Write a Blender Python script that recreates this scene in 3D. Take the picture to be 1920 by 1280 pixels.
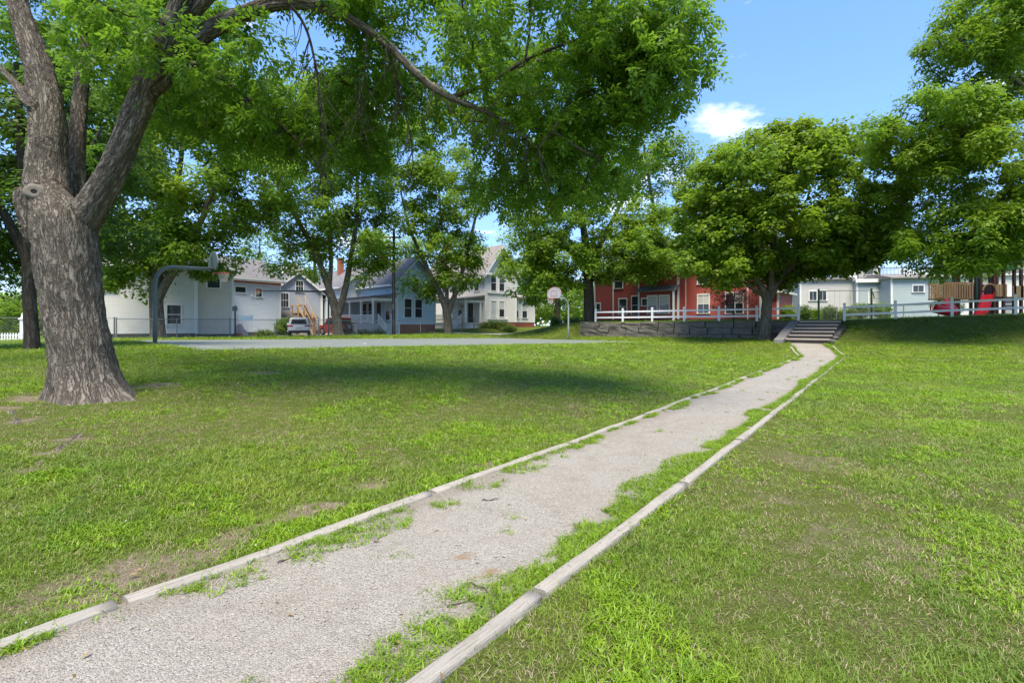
import bpy, bmesh, math, random
import numpy as np
from mathutils import Vector

# ------------------------------------------------------------------ camera, sky, sun, exposure
for o in list(bpy.data.objects):
    bpy.data.objects.remove(o)
SC = bpy.context.scene
COL = SC.collection
F, HZ, CZ = 960.0, 610.0, 1.5        # focal length and horizon of the 1920x1280 photograph, eye height

cam_data = bpy.data.cameras.new("camera")
cam_data.sensor_width = 36.0
cam_data.lens = 18.0
cam_data.shift_y = -30.0 / 1920.0
cam_data.clip_start = 0.05
cam_data.clip_end = 3000.0
cam = bpy.data.objects.new("camera", cam_data)
COL.objects.link(cam)
cam.location = (0, 0, CZ)
cam.rotation_euler = (math.radians(90), 0, 0)
SC.camera = cam

SUN_EL = math.radians(65)
SUN_AZ = math.radians(190)           # compass bearing of the sun, from +Y clockwise: behind the camera
sun_dir = Vector((math.cos(SUN_EL) * math.sin(SUN_AZ), math.cos(SUN_EL) * math.cos(SUN_AZ), math.sin(SUN_EL)))
sl = bpy.data.lights.new("sun", 'SUN')
sl.energy = 1.65
sl.angle = math.radians(28.0)
sl.color = (1.0, 0.92, 0.76)
so = bpy.data.objects.new("sun", sl)
COL.objects.link(so)
so.rotation_euler = sun_dir.to_track_quat('Z', 'Y').to_euler()

world = bpy.data.worlds.new("World")
SC.world = world
world.use_nodes = True
wn = world.node_tree
wn.nodes.clear()
def wnode(t, **kw):
    n = wn.nodes.new(t)
    for k, v in kw.items():
        setattr(n, k, v)
    return n
w_out = wnode('ShaderNodeOutputWorld')
w_bg = wnode('ShaderNodeBackground')
w_bg.inputs['Strength'].default_value = 0.145
sky = wnode('ShaderNodeTexSky', sky_type='NISHITA')
sky.sun_disc = False
sky.sun_elevation = SUN_EL
sky.sun_rotation = SUN_AZ
sky.air_density = 1.0
sky.dust_density = 0.3
sky.ozone_density = 2.0
w_tc = wnode('ShaderNodeTexCoord')
w_sep = wnode('ShaderNodeSeparateXYZ')
wn.links.new(w_tc.outputs['Generated'], w_sep.inputs[0])
# clouds: the view direction projected on a flat layer
w_add = wnode('ShaderNodeMath', operation='ADD'); w_add.inputs[1].default_value = 0.12
wn.links.new(w_sep.outputs['Z'], w_add.inputs[0])
w_max = wnode('ShaderNodeMath', operation='MAXIMUM'); w_max.inputs[1].default_value = 0.05
wn.links.new(w_add.outputs[0], w_max.inputs[0])
w_dx = wnode('ShaderNodeMath', operation='DIVIDE'); w_dy = wnode('ShaderNodeMath', operation='DIVIDE')
wn.links.new(w_sep.outputs['X'], w_dx.inputs[0]); wn.links.new(w_max.outputs[0], w_dx.inputs[1])
wn.links.new(w_sep.outputs['Y'], w_dy.inputs[0]); wn.links.new(w_max.outputs[0], w_dy.inputs[1])
w_cmb = wnode('ShaderNodeCombineXYZ')
wn.links.new(w_dx.outputs[0], w_cmb.inputs['X']); wn.links.new(w_dy.outputs[0], w_cmb.inputs['Y'])
w_map = wnode('ShaderNodeMapping')
w_map.inputs['Location'].default_value = (1.532, 0.222, 0.0)
wn.links.new(w_cmb.outputs[0], w_map.inputs[0])
w_n = wnode('ShaderNodeTexNoise')
w_n.inputs['Scale'].default_value = 1.55
w_n.inputs['Detail'].default_value = 9.0
w_n.inputs['Roughness'].default_value = 0.56
wn.links.new(w_map.outputs[0], w_n.inputs['Vector'])
w_rmp = wnode('ShaderNodeValToRGB')
w_rmp.color_ramp.elements[0].position = 0.585
w_rmp.color_ramp.elements[0].color = (0, 0, 0, 1)
w_rmp.color_ramp.elements[1].position = 0.69
w_rmp.color_ramp.elements[1].color = (1, 1, 1, 1)
wn.links.new(w_n.outputs['Fac'], w_rmp.inputs[0])
w_tint = wnode('ShaderNodeMix', data_type='RGBA', blend_type='MULTIPLY')
w_tint.inputs['Factor'].default_value = 1.0
w_tint.inputs['B'].default_value = (0.66, 0.78, 1.08, 1)
w_gam = wnode('ShaderNodeGamma'); w_gam.inputs['Gamma'].default_value = 0.52      # hazy summer sky: less glare towards the horizon
w_hsv = wnode('ShaderNodeHueSaturation'); w_hsv.inputs['Saturation'].default_value = 1.5
wn.links.new(sky.outputs[0], w_gam.inputs['Color']); wn.links.new(w_gam.outputs[0], w_hsv.inputs['Color'])
wn.links.new(w_hsv.outputs[0], w_tint.inputs['A'])
w_mix = wnode('ShaderNodeMix', data_type='RGBA')
wn.links.new(w_rmp.outputs[0], w_mix.inputs['Factor'])
wn.links.new(w_tint.outputs['Result'], w_mix.inputs['A'])
w_mix.inputs['B'].default_value = (2.9, 2.9, 2.95, 1)
wn.links.new(w_mix.outputs['Result'], w_bg.inputs['Color'])
wn.links.new(w_bg.outputs[0], w_out.inputs[0])

SC.view_settings.view_transform = 'Standard'
SC.view_settings.look = 'None'
SC.view_settings.exposure = 2.18
SC.view_settings.gamma = 1.0
SC.view_settings.use_curve_mapping = False
SC.cycles.use_denoising = True
SC.cycles.max_bounces = 10
SC.cycles.diffuse_bounces = 8
SC.cycles.transmission_bounces = 8
SC.cycles.transparent_max_bounces = 8

RNG = np.random.default_rng(11)
random.seed(5)

# ------------------------------------------------------------------ small helpers
def nrm(v):
    v = np.asarray(v, float)
    return v / np.maximum(np.linalg.norm(v, axis=-1, keepdims=True), 1e-9)

def sstep(a, b, x):
    t = np.clip((np.asarray(x, float) - a) / (b - a), 0, 1)
    return t * t * (3 - 2 * t)

_perm = np.random.default_rng(3).random((256, 256))
def vnoise(x, y):
    x = np.asarray(x, float); y = np.asarray(y, float)
    xi = np.floor(x).astype(int); yi = np.floor(y).astype(int)
    fx = x - xi; fy = y - yi
    fx = fx * fx * (3 - 2 * fx); fy = fy * fy * (3 - 2 * fy)
    g = lambda i, j: _perm[i & 255, j & 255]
    return (g(xi, yi) * (1 - fx) + g(xi + 1, yi) * fx) * (1 - fy) + (g(xi, yi + 1) * (1 - fx) + g(xi + 1, yi + 1) * fx) * fy

def fbm(x, y, o=4):
    s = 0; a = 0.5; n = 0
    for k in range(o):
        s = s + a * vnoise(x * 2 ** k + 17.3 * k, y * 2 ** k - 9.1 * k); n += a; a *= 0.5
    return s / n

def mesh_np(name, V, faces=None, quads=None, tris=None, attrs=None, smooth=False):
    """mesh from numpy arrays: quads (N,4) and/or tris (M,3), point attributes"""
    me = bpy.data.meshes.new(name)
    V = np.ascontiguousarray(V, dtype=np.float32)
    loops = []; starts = []; tot = 0
    if quads is not None and len(quads):
        q = np.asarray(quads, np.int32)
        loops.append(q.ravel()); starts.append(np.arange(len(q)) * 4 + tot); tot += q.size
    if tris is not None and len(tris):
        t = np.asarray(tris, np.int32)
        loops.append(t.ravel()); starts.append(np.arange(len(t)) * 3 + tot); tot += t.size
    me.vertices.add(len(V)); me.vertices.foreach_set('co', V.ravel())
    if loops:
        L = np.concatenate(loops).astype(np.int32); S = np.concatenate(starts).astype(np.int32)
        me.loops.add(len(L)); me.loops.foreach_set('vertex_index', L)
        me.polygons.add(len(S)); me.polygons.foreach_set('loop_start', S)
        if smooth:
            me.polygons.foreach_set('use_smooth', np.ones(len(S), bool))
    for k, a in (attrs or {}).items():
        a = np.ascontiguousarray(a, dtype=np.float32)
        if a.ndim == 2:
            at = me.attributes.new(k, 'FLOAT_VECTOR', 'POINT'); at.data.foreach_set('vector', a.ravel())
        else:
            at = me.attributes.new(k, 'FLOAT', 'POINT'); at.data.foreach_set('value', a)
    me.update(calc_edges=True)
    return me

def link(name, me, mat=None, parent=None):
    o = bpy.data.objects.new(name, me)
    COL.objects.link(o)
    if mat is not None and me is not None and len(me.materials) == 0:
        me.materials.append(mat)
    if parent is not None:
        o.parent = parent
    return o

def tag(o, label=None, cat=None, group=None, kind=None):
    if label: o['label'] = label
    if cat: o['category'] = cat
    if group: o['group'] = group
    if kind: o['kind'] = kind
    return o

def thing(name, label, cat, loc=(0, 0, 0), rz=0.0, group=None):
    o = bpy.data.objects.new(name, None)
    COL.objects.link(o)
    o.location = loc; o.rotation_euler = (0, 0, rz); o.empty_display_size = 0.2
    return tag(o, label, cat, group)

class MB:
    """collects simple solids and builds ONE mesh"""
    def __init__(s): s.v = []; s.f = []
    def add(s, v, f):
        n = len(s.v); s.v += [tuple(map(float, p)) for p in v]; s.f += [tuple(i + n for i in q) for q in f]; return s
    def obox(s, o, d, n, a, b, z):
        """box in the frame origin o, along d, outward n, up"""
        o = np.asarray(o, float); d = np.asarray(d, float); n = np.asarray(n, float); k = np.array((0, 0, 1.0))
        v = [o + d * a[i] + n * b[j] + k * z[l] for l in (0, 1) for j in (0, 1) for i in (0, 1)]
        return s.add(v, [(0, 2, 3, 1), (4, 5, 7, 6), (0, 1, 5, 4), (2, 6, 7, 3), (0, 4, 6, 2), (1, 3, 7, 5)])
    def box(s, x0, x1, y0, y1, z0, z1):
        return s.obox((0, 0, 0), (1, 0, 0), (0, 1, 0), (x0, x1), (y0, y1), (z0, z1))
    def prism(s, pts, ext):
        """closed planar polygon pts extruded by the vector ext"""
        p = [np.asarray(q, float) for q in pts]; e = np.asarray(ext, float); n = len(p)
        return s.add(p + [q + e for q in p], [tuple(range(n))[::-1], tuple(range(n, 2 * n))] + [(i, (i + 1) % n, n + (i + 1) % n, n + i) for i in range(n)])
    def tube(s, pts, r, n=8, cap=True):
        pts = np.asarray(pts, float); r = np.broadcast_to(np.asarray(r, float), (len(pts),))
        V, Q = tube_np(pts, r, n)
        b = len(s.v); s.v += [tuple(p) for p in V.tolist()]; s.f += [tuple(i + b for i in q) for q in Q.tolist()]
        if cap:
            s.f.append(tuple(b + i for i in range(n))[::-1]); s.f.append(tuple(b + (len(pts) - 1) * n + i for i in range(n)))
        return s
    def build(s, name, mat, parent=None, smooth=False, bevel=0.0, seg=1):
        me = bpy.data.meshes.new(name)
        me.from_pydata(s.v, [], s.f)
        bm = bmesh.new(); bm.from_mesh(me)
        bmesh.ops.recalc_face_normals(bm, faces=bm.faces)
        if bevel > 0:
            bmesh.ops.bevel(bm, geom=list(bm.edges), offset=bevel, segments=seg, affect='EDGES', profile=0.6)
        bm.to_mesh(me); bm.free()
        if smooth:
            me.polygons.foreach_set('use_smooth', np.ones(len(me.polygons), bool))
        me.update()
        return link(name, me, mat, parent)

def tube_np(pts, r, n, twist=0.0):
    """swept tube: (V, quads) with parallel transported frames"""
    pts = np.asarray(pts, float); m = len(pts)
    T = np.gradient(pts, axis=0) if m > 2 else np.repeat((pts[-1] - pts[0])[None], m, 0)
    T = nrm(T)
    ref = np.array((0, 0, 1.0)) if abs(T[0][2]) < 0.9 else np.array((1.0, 0, 0))
    a = nrm(np.cross(T[0], ref)); A = [a]
    for i in range(1, m):
        a = A[-1] - T[i] * np.dot(A[-1], T[i]); A.append(nrm(a))
    A = np.array(A); B = np.cross(T, A)
    th = np.arange(n) / n * 2 * math.pi
    r = np.asarray(r, float)
    V = pts[:, None] + (A[:, None] * np.cos(th)[None, :, None] + B[:, None] * np.sin(th)[None, :, None]) * r[:, None, None]
    i = np.arange(m - 1)[:, None] * n; j = np.arange(n)[None]; j2 = (j + 1) % n
    Q = np.stack([i + j, i + j2, i + n + j2, i + n + j], -1).reshape(-1, 4)
    return V.reshape(-1, 3), Q

def resample(P, step):
    P = np.asarray(P, float)
    d = np.r_[0, np.cumsum(np.linalg.norm(np.diff(P, axis=0), axis=1))]
    n = max(2, int(round(d[-1] / step)) + 1)
    s = np.linspace(0, d[-1], n)
    return np.stack([np.interp(s, d, P[:, k]) for k in range(P.shape[1])], 1), s

def smooth_poly(P, it=3):
    P = np.asarray(P, float)
    for _ in range(it):
        q = 0.75 * P[:-1] + 0.25 * P[1:]; r = 0.25 * P[:-1] + 0.75 * P[1:]
        P = np.concatenate([P[:1], np.stack([q, r], 1).reshape(-1, P.shape[1]), P[-1:]])
    return P

def in_poly(x, y, poly):
    x = np.asarray(x); y = np.asarray(y); c = np.zeros(x.shape, bool); n = len(poly)
    for i in range(n):
        x1, y1 = poly[i][:2]; x2, y2 = poly[(i + 1) % n][:2]
        if y1 == y2: continue
        k = ((y1 > y) != (y2 > y)) & (x < (x2 - x1) * (y - y1) / (y2 - y1) + x1)
        c ^= k
    return c

# ------------------------------------------------------------------ materials
class NT:
    def __init__(s, name):
        s.m = bpy.data.materials.new(name); s.m.use_nodes = True; s.t = s.m.node_tree; s.t.nodes.clear()
        s.out = s.t.nodes.new('ShaderNodeOutputMaterial')
    def n(s, typ, ins=None, **kw):
        x = s.t.nodes.new(typ)
        for k, v in kw.items(): setattr(x, k, v)
        for k, v in (ins or {}).items(): s.set(x.inputs[k], v)
        return x
    def set(s, sock, v):
        if hasattr(v, 'is_output') or isinstance(v, bpy.types.NodeSocket): s.t.links.new(v, sock)
        else: sock.default_value = v
    def pos(s): return s.n('ShaderNodeNewGeometry').outputs['Position']
    def obj(s): return s.n('ShaderNodeTexCoord').outputs['Object']
    def attr(s, name, out='Fac'): return s.n('ShaderNodeAttribute', attribute_name=name).outputs[out]
    def noise(s, vec, scale, detail=4, rough=0.55, out='Fac', dist=0.0):
        return s.n('ShaderNodeTexNoise', {'Vector': vec, 'Scale': scale, 'Detail': detail, 'Roughness': rough, 'Distortion': dist}).outputs[out]
    def vor(s, vec, scale, out='Distance', feature='F1'):
        return s.n('ShaderNodeTexVoronoi', {'Vector': vec, 'Scale': scale}, feature=feature).outputs[out]
    def scale(s, vec, sc, loc=(0, 0, 0)):
        return s.n('ShaderNodeMapping', {'Vector': vec, 'Scale': sc, 'Location': loc}).outputs[0]
    def math(s, op, a, b=0.0, clamp=False):
        return s.n('ShaderNodeMath', {0: a, 1: b}, operation=op, use_clamp=clamp).outputs[0]
    def ramp(s, fac, stops):
        x = s.n('ShaderNodeValToRGB', {'Fac': fac}); e = x.color_ramp.elements
        while len(e) < len(stops): e.new(0.5)
        for k, (p, c) in enumerate(stops):
            e[k].position = p; e[k].color = (c, c, c, 1) if not hasattr(c, '__len__') else (*c, 1)
        return x.outputs[0]
    def mix(s, f, a, b, blend='MIX'):
        x = s.n('ShaderNodeMix', data_type='RGBA', blend_type=blend)
        s.set(x.inputs['Factor'], f)
        for k, v in (('A', a), ('B', b)):
            s.set(x.inputs[k], (*v, 1) if isinstance(v, tuple) and len(v) == 3 else v)
        return x.outputs['Result']
    def bump(s, h, strength=0.5, dist=0.02, normal=None):
        ins = {'Height': h, 'Strength': strength, 'Distance': dist}
        if normal is not None: ins['Normal'] = normal
        return s.n('ShaderNodeBump', ins).outputs[0]
    def pbr(s, col, rough=0.7, normal=None, metal=0.0, spec=0.3):
        b = s.n('ShaderNodeBsdfPrincipled')
        s.set(b.inputs['Base Color'], (*col, 1) if isinstance(col, tuple) and len(col) == 3 else col)
        s.set(b.inputs['Roughness'], rough); s.set(b.inputs['Metallic'], metal); s.set(b.inputs['Specular IOR Level'], spec)
        if normal is not None: s.set(b.inputs['Normal'], normal)
        return b.outputs[0]
    def done(s, sh):
        s.t.links.new(sh, s.out.inputs['Surface']); return s.m

def simple_mat(name, col, rough=0.6, var=0.15, scale=3.0, metal=0.0, spec=0.3, bump=0.0):
    """one colour with dirt-like variation"""
    k = NT(name); p = k.obj()
    f = k.noise(p, scale, 5, 0.6)
    c = k.mix(f, tuple(x * (1 - var) for x in col), tuple(min(1, x * (1 + var)) for x in col))
    nm = k.bump(k.noise(p, scale * 12, 3), bump, 0.01) if bump else None
    return k.done(k.pbr(c, rough, nm, metal, spec))

def siding_mat(name, col, pitch=0.115):
    """painted clapboard: each course leans out to a drip edge"""
    k = NT(name); p = k.obj()
    z = k.n('ShaderNodeSeparateXYZ', {0: p}).outputs['Z']
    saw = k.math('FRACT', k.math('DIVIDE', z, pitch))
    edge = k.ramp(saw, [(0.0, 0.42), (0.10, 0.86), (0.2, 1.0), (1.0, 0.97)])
    wear = k.noise(k.scale(p, (0.5, 0.5, 3)), 1.7, 6, 0.65)
    streak = k.noise(k.scale(p, (6, 6, 0.3)), 1.2, 4, 0.6)
    c = k.mix(wear, tuple(x * 0.84 for x in col), tuple(min(1, x * 1.08) for x in col))
    c = k.mix(k.ramp(streak, [(0.5, 0.0), (0.8, 0.22)]), c, tuple(x * 0.6 for x in col))
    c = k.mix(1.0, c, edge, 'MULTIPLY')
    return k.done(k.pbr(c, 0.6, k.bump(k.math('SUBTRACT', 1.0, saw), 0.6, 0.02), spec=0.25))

def shingle_mat(name, col):
    k = NT(name); p = k.obj()
    v = k.vor(k.scale(p, (4, 4, 7)), 1.0, 'Color')
    f = k.noise(p, 0.8, 5, 0.6)
    c = k.mix(f, tuple(x * 0.75 for x in col), tuple(x * 1.2 for x in col))
    g = k.n('ShaderNodeRGBToBW', {0: v}).outputs[0]
    c = k.mix(k.math('MULTIPLY', g, 0.5), c, tuple(x * 0.5 for x in col))
    return k.done(k.pbr(c, 0.9, k.bump(k.noise(p, 40, 2), 0.4, 0.01), spec=0.1))

def glass_mat(name, col, rough=0.08):
    k = NT(name); p = k.obj()
    f = k.noise(p, 0.9, 3, 0.5)
    c = k.mix(f, tuple(x * 0.5 for x in col), tuple(x * 1.5 for x in col))
    return k.done(k.pbr(c, rough, k.bump(k.noise(p, 2.0, 2), 0.06, 0.02), spec=0.6))

def leaf_mat(name, dark, light, warm, patch=0.35, trans=0.35):
    """leaf: reflecting and transmitting, colour changes from leaf to leaf and spray to spray"""
    k = NT(name)
    t = k.attr('tint')
    p = k.pos()
    c = k.mix(t, dark, light)
    w = k.ramp(k.noise(p, patch, 3, 0.6), [(0.42, 0.0), (0.68, 0.75)])
    c = k.mix(w, c, warm)
    d = k.n('ShaderNodeBsdfPrincipled')
    k.set(d.inputs['Base Color'], c); d.inputs['Roughness'].default_value = 0.48; d.inputs['Specular IOR Level'].default_value = 0.35
    tc = k.mix(0.5, c, tuple(min(1, x * 2.2) for x in light))
    tr = k.n('ShaderNodeBsdfTranslucent', {'Color': tc}).outputs[0]
    return k.done(k.n('ShaderNodeMixShader', {0: trans, 1: d.outputs[0], 2: tr}).outputs[0])

def bark_mat(name, dark, mid, light, fur=34.0, depth=0.03, moss=0.25):
    """furrowed bark; the point attribute 'bark' runs along the limb, so ridges follow the wood"""
    k = NT(name)
    b = k.attr('bark', 'Vector')
    warp = k.noise(b, 7.0, 4, 0.6, out='Color')
    bw = k.mix(0.075, b, warp, 'ADD')
    s1 = k.scale(bw, (1, 1, 0.22))
    s1 = k.scale(bw, (1, 1, 0.17))
    r1 = k.math('ABSOLUTE', k.math('SUBTRACT', k.math('MULTIPLY', k.noise(s1, fur, 2.5, 0.5), 2.0), 1.0))
    r3 = k.math('ABSOLUTE', k.math('SUBTRACT', k.math('MULTIPLY', k.noise(k.scale(bw, (1, 1, 0.22), (3, 7, 1)), fur * 1.7, 2.0, 0.5), 2.0), 1.0))
    r2 = k.noise(k.scale(bw, (1, 1, 0.20)), fur * 0.8, 7, 0.75)
    ridge = k.math('MULTIPLY', k.ramp(r1, [(0.0, 0.0), (0.10, 0.6), (0.28, 1.0)]), k.ramp(r3, [(0.0, 0.25), (0.12, 0.85), (0.3, 1.0)]))
    h = k.math('ADD', k.math('MULTIPLY', ridge, 0.55), k.math('MULTIPLY', r2, 0.55))
    c = k.mix(k.ramp(h, [(0.15, 0.0), (0.55, 1.0)]), dark, mid)
    c = k.mix(k.ramp(h, [(0.55, 0.0), (0.95, 1.0)]), c, light)
    big = k.noise(b, 1.6, 4, 0.6)
    c = k.mix(k.ramp(big, [(0.45, 0.0), (0.75, moss)]), c, (0.10, 0.12, 0.06))
    big2 = k.noise(b, 2.3, 3, 0.6)
    c = k.mix(k.ramp(big2, [(0.55, 0.0), (0.8, 0.35)]), c, light)
    return k.done(k.pbr(c, 0.9, k.bump(h, 1.0, depth), spec=0.12))

# ------------------------------------------------------------------ lie of the land
FD = np.array((0.766, -0.643)); FM = np.array((0.643, 0.766)); FP = np.array((6.8, 41.6))   # white fence: along, away, first post
U = np.array((0.7195, 0.6945)); W = np.array((-0.6945, 0.7195)); RZ = math.atan2(U[1], U[0])  # court and street: along, away
CA = np.array((-14.2, 20.8)); CLEN = 24.8; CHW = 7.2                                        # court: first hoop, length, half width
CF = np.array((-22.7, 31.0))                                                                # chain link fence start

def te(x, y): return (x - FP[0]) * FD[0] + (y - FP[1]) * FD[1], (x - FP[0]) * FM[0] + (y - FP[1]) * FM[1]
def fpt(t, e): return FP + FD * t + FM * e
def court_z(s): return 0.74 - 0.31 * np.clip(s / CLEN, -0.1, 1.15)

def gz(x, y):
    x = np.asarray(x, float); y = np.asarray(y, float)
    t, e = te(x, y)
    dl = (x + 2.38) * -0.809 + (y - 2.38) * 0.587
    zl = 0.056 * np.maximum(dl, 0); zl = 0.74 * np.tanh((zl / 0.74) ** 1.6) ** (1 / 1.6)
    ze = np.interp(e, [-60, -22, -14, -9, -4.5, -0.5], [0, 0.02, 0.09, 0.24, 0.54, 0.68])
    low = 0.5 * (zl + ze + np.sqrt((zl - ze) ** 2 + 0.0016)) - 0.02
    ww = (x - CF[0]) * W[0] + (y - CF[1]) * W[1]; uu = (x - CF[0]) * U[0] + (y - CF[1]) * U[1]
    low = low + (0.5 + 0.8 * sstep(15, 32, uu) - low) * sstep(-1.5, 1.5, ww)
    sA = (x - CA[0]) * U[0] + (y - CA[1]) * U[1]; q = (x - CA[0]) * W[0] + (y - CA[1]) * W[1]
    dd = np.hypot(np.maximum(np.maximum(-0.2 - sA, sA - CLEN - 0.6), 0), np.maximum(np.abs(q) - CHW, 0))
    low = court_z(sA) + (low - court_z(sA)) * sstep(0.25, 4.0, dd)
    low = low - 0.05 * (dd <= 0)
    bank = np.interp(e, [-60, -22, -14, -9, -4.5, 0, 6], [0, 0.02, 0.09, 0.28, 0.66, 1.77, 1.85])
    rr = 0.035 * np.clip(t - 17, 0, 12)
    bank = bank + rr * sstep(-6, 0, e)
    wr = sstep(16.75, 17.6, t)
    front = low + (bank - low) * wr
    terr = 1.77 + 0.012 * np.clip(e, 0, 30) + rr
    tf = sstep(-10, -1.2, t)
    S = np.where(t < -1.0, sstep(-5, 1.0, e), np.where(t < 16.8, sstep(-0.8, -0.45, e), sstep(-0.7, -0.1, e)))
    mixz = low + (terr - low) * tf
    z = front + (mixz - front) * S
    stair = (t > 14.8) & (t < 17.05) & (e > -4.45) & (e < 0.1)
    z = np.where(stair, 0.45 + (e + 4.5) / 4.5 * 1.12, z)
    # gentle lumps of an old lawn
    lump = (fbm(x * 0.35 + 40, y * 0.35 + 40, 3) - 0.5) * 0.10 * sstep(1.0, 4.0, dd) * (1 - S) * (1 - stair)
    return z + lump

def ray(px, py, y0=1.2, y1=120.0):
    """where a ray through that pixel meets the ground"""
    Y = np.concatenate([np.linspace(y0, 12, 600), np.linspace(12.02, y1, 2600)])
    X = (px - 960) / F * Y; Z = CZ + (HZ - py) / F * Y
    d = Z - gz(X, Y)
    k = np.argmax(d < 0)
    if not (d < 0).any(): k = len(Y) - 1
    return np.array((X[k], Y[k], float(gz(X[k], Y[k]))))

def at(px, py, Y): return np.array(((px - 960) / F * Y, Y, CZ + (HZ - py) / F * Y))
def atg(px, Y, dz=0.0):
    x = (px - 960) / F * Y
    return np.array((x, Y, float(gz(x, Y)) + dz))

# path edges measured along the two timber borders
LPX = [(0, 1216), (201, 1144), (381, 1083), (500, 1039), (640, 989), (770, 940), (1047, 840), (1100, 821), (1256, 761), (1366, 720), (1498, 668)]
RPX = [(800, 1280), (879, 1219), (1080, 1062), (1193, 975), (1294, 899), (1397, 818), (1491, 743), (1553, 694), (1583, 668)]
Ledge = np.array([ray(*p) for p in LPX]); Redge = np.array([ray(*p) for p in RPX])
def back(P, y=-3.0):
    d = nrm(P[1][:2] - P[0][:2] + (P[2][:2] - P[0][:2]) * 0.5)
    q = P[0][:2] + d * ((y - P[0][1]) / d[1])
    return np.vstack([[q[0], q[1], float(gz(*q))], P])
Ledge = back(Ledge); Redge = back(Redge)
STAIR_T = (14.83, 16.98)
sL = fpt(STAIR_T[0] + 0.1, -4.55); sR = fpt(STAIR_T[1] - 0.1, -4.55)
L2 = np.array([sL[0], sL[1], float(gz(*sL))]); R2 = np.array([sR[0], sR[1], float(gz(*sR))])
# ------------------------------------------------------------------ ground sheet
def grade(lo, hi, step, far, g=1.22):
    c = list(np.arange(lo, hi + 1e-6, step)); a = []; p = lo; s = step
    while p > -far: s *= g; p -= s; a.append(p)
    b = []; p = hi; s = step
    while p < far: s *= g; p += s; b.append(p)
    return np.array(a[::-1] + c + b)
gx = grade(-31, 33, 0.25, 1400); gy = grade(-4, 50, 0.25, 1600)
gy = gy[gy > -500]
GX, GY = np.meshgrid(gx, gy)
Lr, _ = resample(smooth_poly(Ledge, 2), 0.05); Rr, _ = resample(smooth_poly(Redge, 2), 0.05)
PATH_POLY = np.vstack([Lr[:, :2], [L2[:2]], [R2[:2]], Rr[::-1, :2]])

def dist_to(poly, x, y, closed=False):
    """distance of many points to a polyline"""
    best = np.full(np.shape(x), 1e9)
    P = np.asarray(poly)[:, :2]
    for a, b in zip(P[:-1], P[1:]):
        ab = b - a; l2 = float(ab @ ab) + 1e-12
        tt = np.clip(((x - a[0]) * ab[0] + (y - a[1]) * ab[1]) / l2, 0, 1)
        best = np.minimum(best, np.hypot(x - a[0] - ab[0] * tt, y - a[1] - ab[1] * tt))
    return best
Lc, _ = resample(Lr, 0.6); Rc, _ = resample(Rr, 0.6)
Lc = np.vstack([Lc, L2]); Rc = np.vstack([Rc, R2])

TREE = atg(165, 8.2)                                   # the big tree's foot
BARE = [(ray(*p), r) for p, r in [((330, 1050), .30), ((250, 1085), .28), ((420, 1015), .22), ((60, 1130), .30), ((120, 1105), .2), ((560, 960), .22), ((620, 950), .15),
        ((100, 850), .22), ((60, 880), .15), ((130, 825), .2), ((25, 950), .13), ((30, 790), .25), ((10, 765), .2), ((300, 722), .5), ((60, 745), .4),
        ((690, 910), .2), ((900, 875), .25), ((1330, 1230), .12), ((1260, 1180), .10), ((1560, 1090), .22), ((1810, 1110), .2), ((1700, 1060), .22),
        ((1520, 1020), .2), ((1450, 1040), .3), ((1340, 1195), .12), ((1880, 1130), .15), ((1690, 1170), .12), ((500, 700), .5), ((1230, 1250), .1), ((1800, 1250), .12)]]
def bare(x, y):
    """0 grass, 1 bare soil"""
    b = np.zeros(np.shape(x))
    wob = fbm(x * 3.1, y * 3.1, 4) - 0.5
    for c, r in BARE:
        d = np.hypot(x - c[0], (y - c[1])) / r
        b = np.maximum(b, (1 - sstep(0.2, 1.35, d + wob * 2.0)) * (0.32 if c[0] > 0.5 else 0.72))
    n = fbm(x * 0.9 + 7, y * 0.9 + 3, 5)
    near = sstep(12, 5, y)
    b = np.maximum(b, sstep(0.60, 0.74, n) * 0.38 * near)
    return b
def dry(x, y):
    """thin, straw coloured turf"""
    a = sstep(0.48, 0.68, fbm(x * 0.45 + 3, y * 0.45 + 11, 5)) * sstep(16, 7, y) * 0.85
    b2 = sstep(0.40, 0.60, fbm(x * 1.5 + 13, y * 1.5 + 1, 5)) * sstep(7.5, 3.5, y) * sstep(-0.5, 1.0, x) * 0.75
    return np.clip(np.maximum(a, b2), 0, 1)

pathin = in_poly(GX, GY, PATH_POLY)
dl_all = np.minimum(dist_to(Lc, GX, GY), dist_to(Rc, GX, GY))
Z = gz(GX, GY) - np.where(pathin & (dl_all > 0.02), 0.045, 0.0)
nyy, nxx = GX.shape
idx = np.arange(nyy * nxx).reshape(nyy, nxx)
Q = np.stack([idx[:-1, :-1], idx[:-1, 1:], idx[1:, 1:], idx[1:, :-1]], -1).reshape(-1, 4)
k = NT('lawn soil and thatch')
p = k.pos()
n1 = k.noise(p, 0.55, 6, 0.6); n2 = k.noise(p, 9.0, 5, 0.65); n3 = k.noise(p, 70.0, 4, 0.7)
green = k.mix(n1, (0.095, 0.155, 0.016), (0.165, 0.215, 0.020))
green = k.mix(k.ramp(n2, [(0.35, 0.0), (0.75, 0.5)]), green, (0.19, 0.17, 0.07))
n4 = k.noise(p, 2.2, 5, 0.65)
green = k.mix(k.math('MULTIPLY', k.ramp(n4, [(0.42, 0.0), (0.66, 0.8)]), k.math('ADD', k.math('MULTIPLY', k.attr('dry'), 0.9), 0.1)), green, (0.205, 0.165, 0.088))
green = k.mix(k.ramp(n3, [(0.42, 0.65), (0.62, 0.0)]), green, (0.035, 0.042, 0.014))
soil = k.mix(k.ramp(n3, [(0.3, 0.0), (0.7, 1.0)]), (0.17, 0.13, 0.088), (0.31, 0.255, 0.185))
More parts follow.
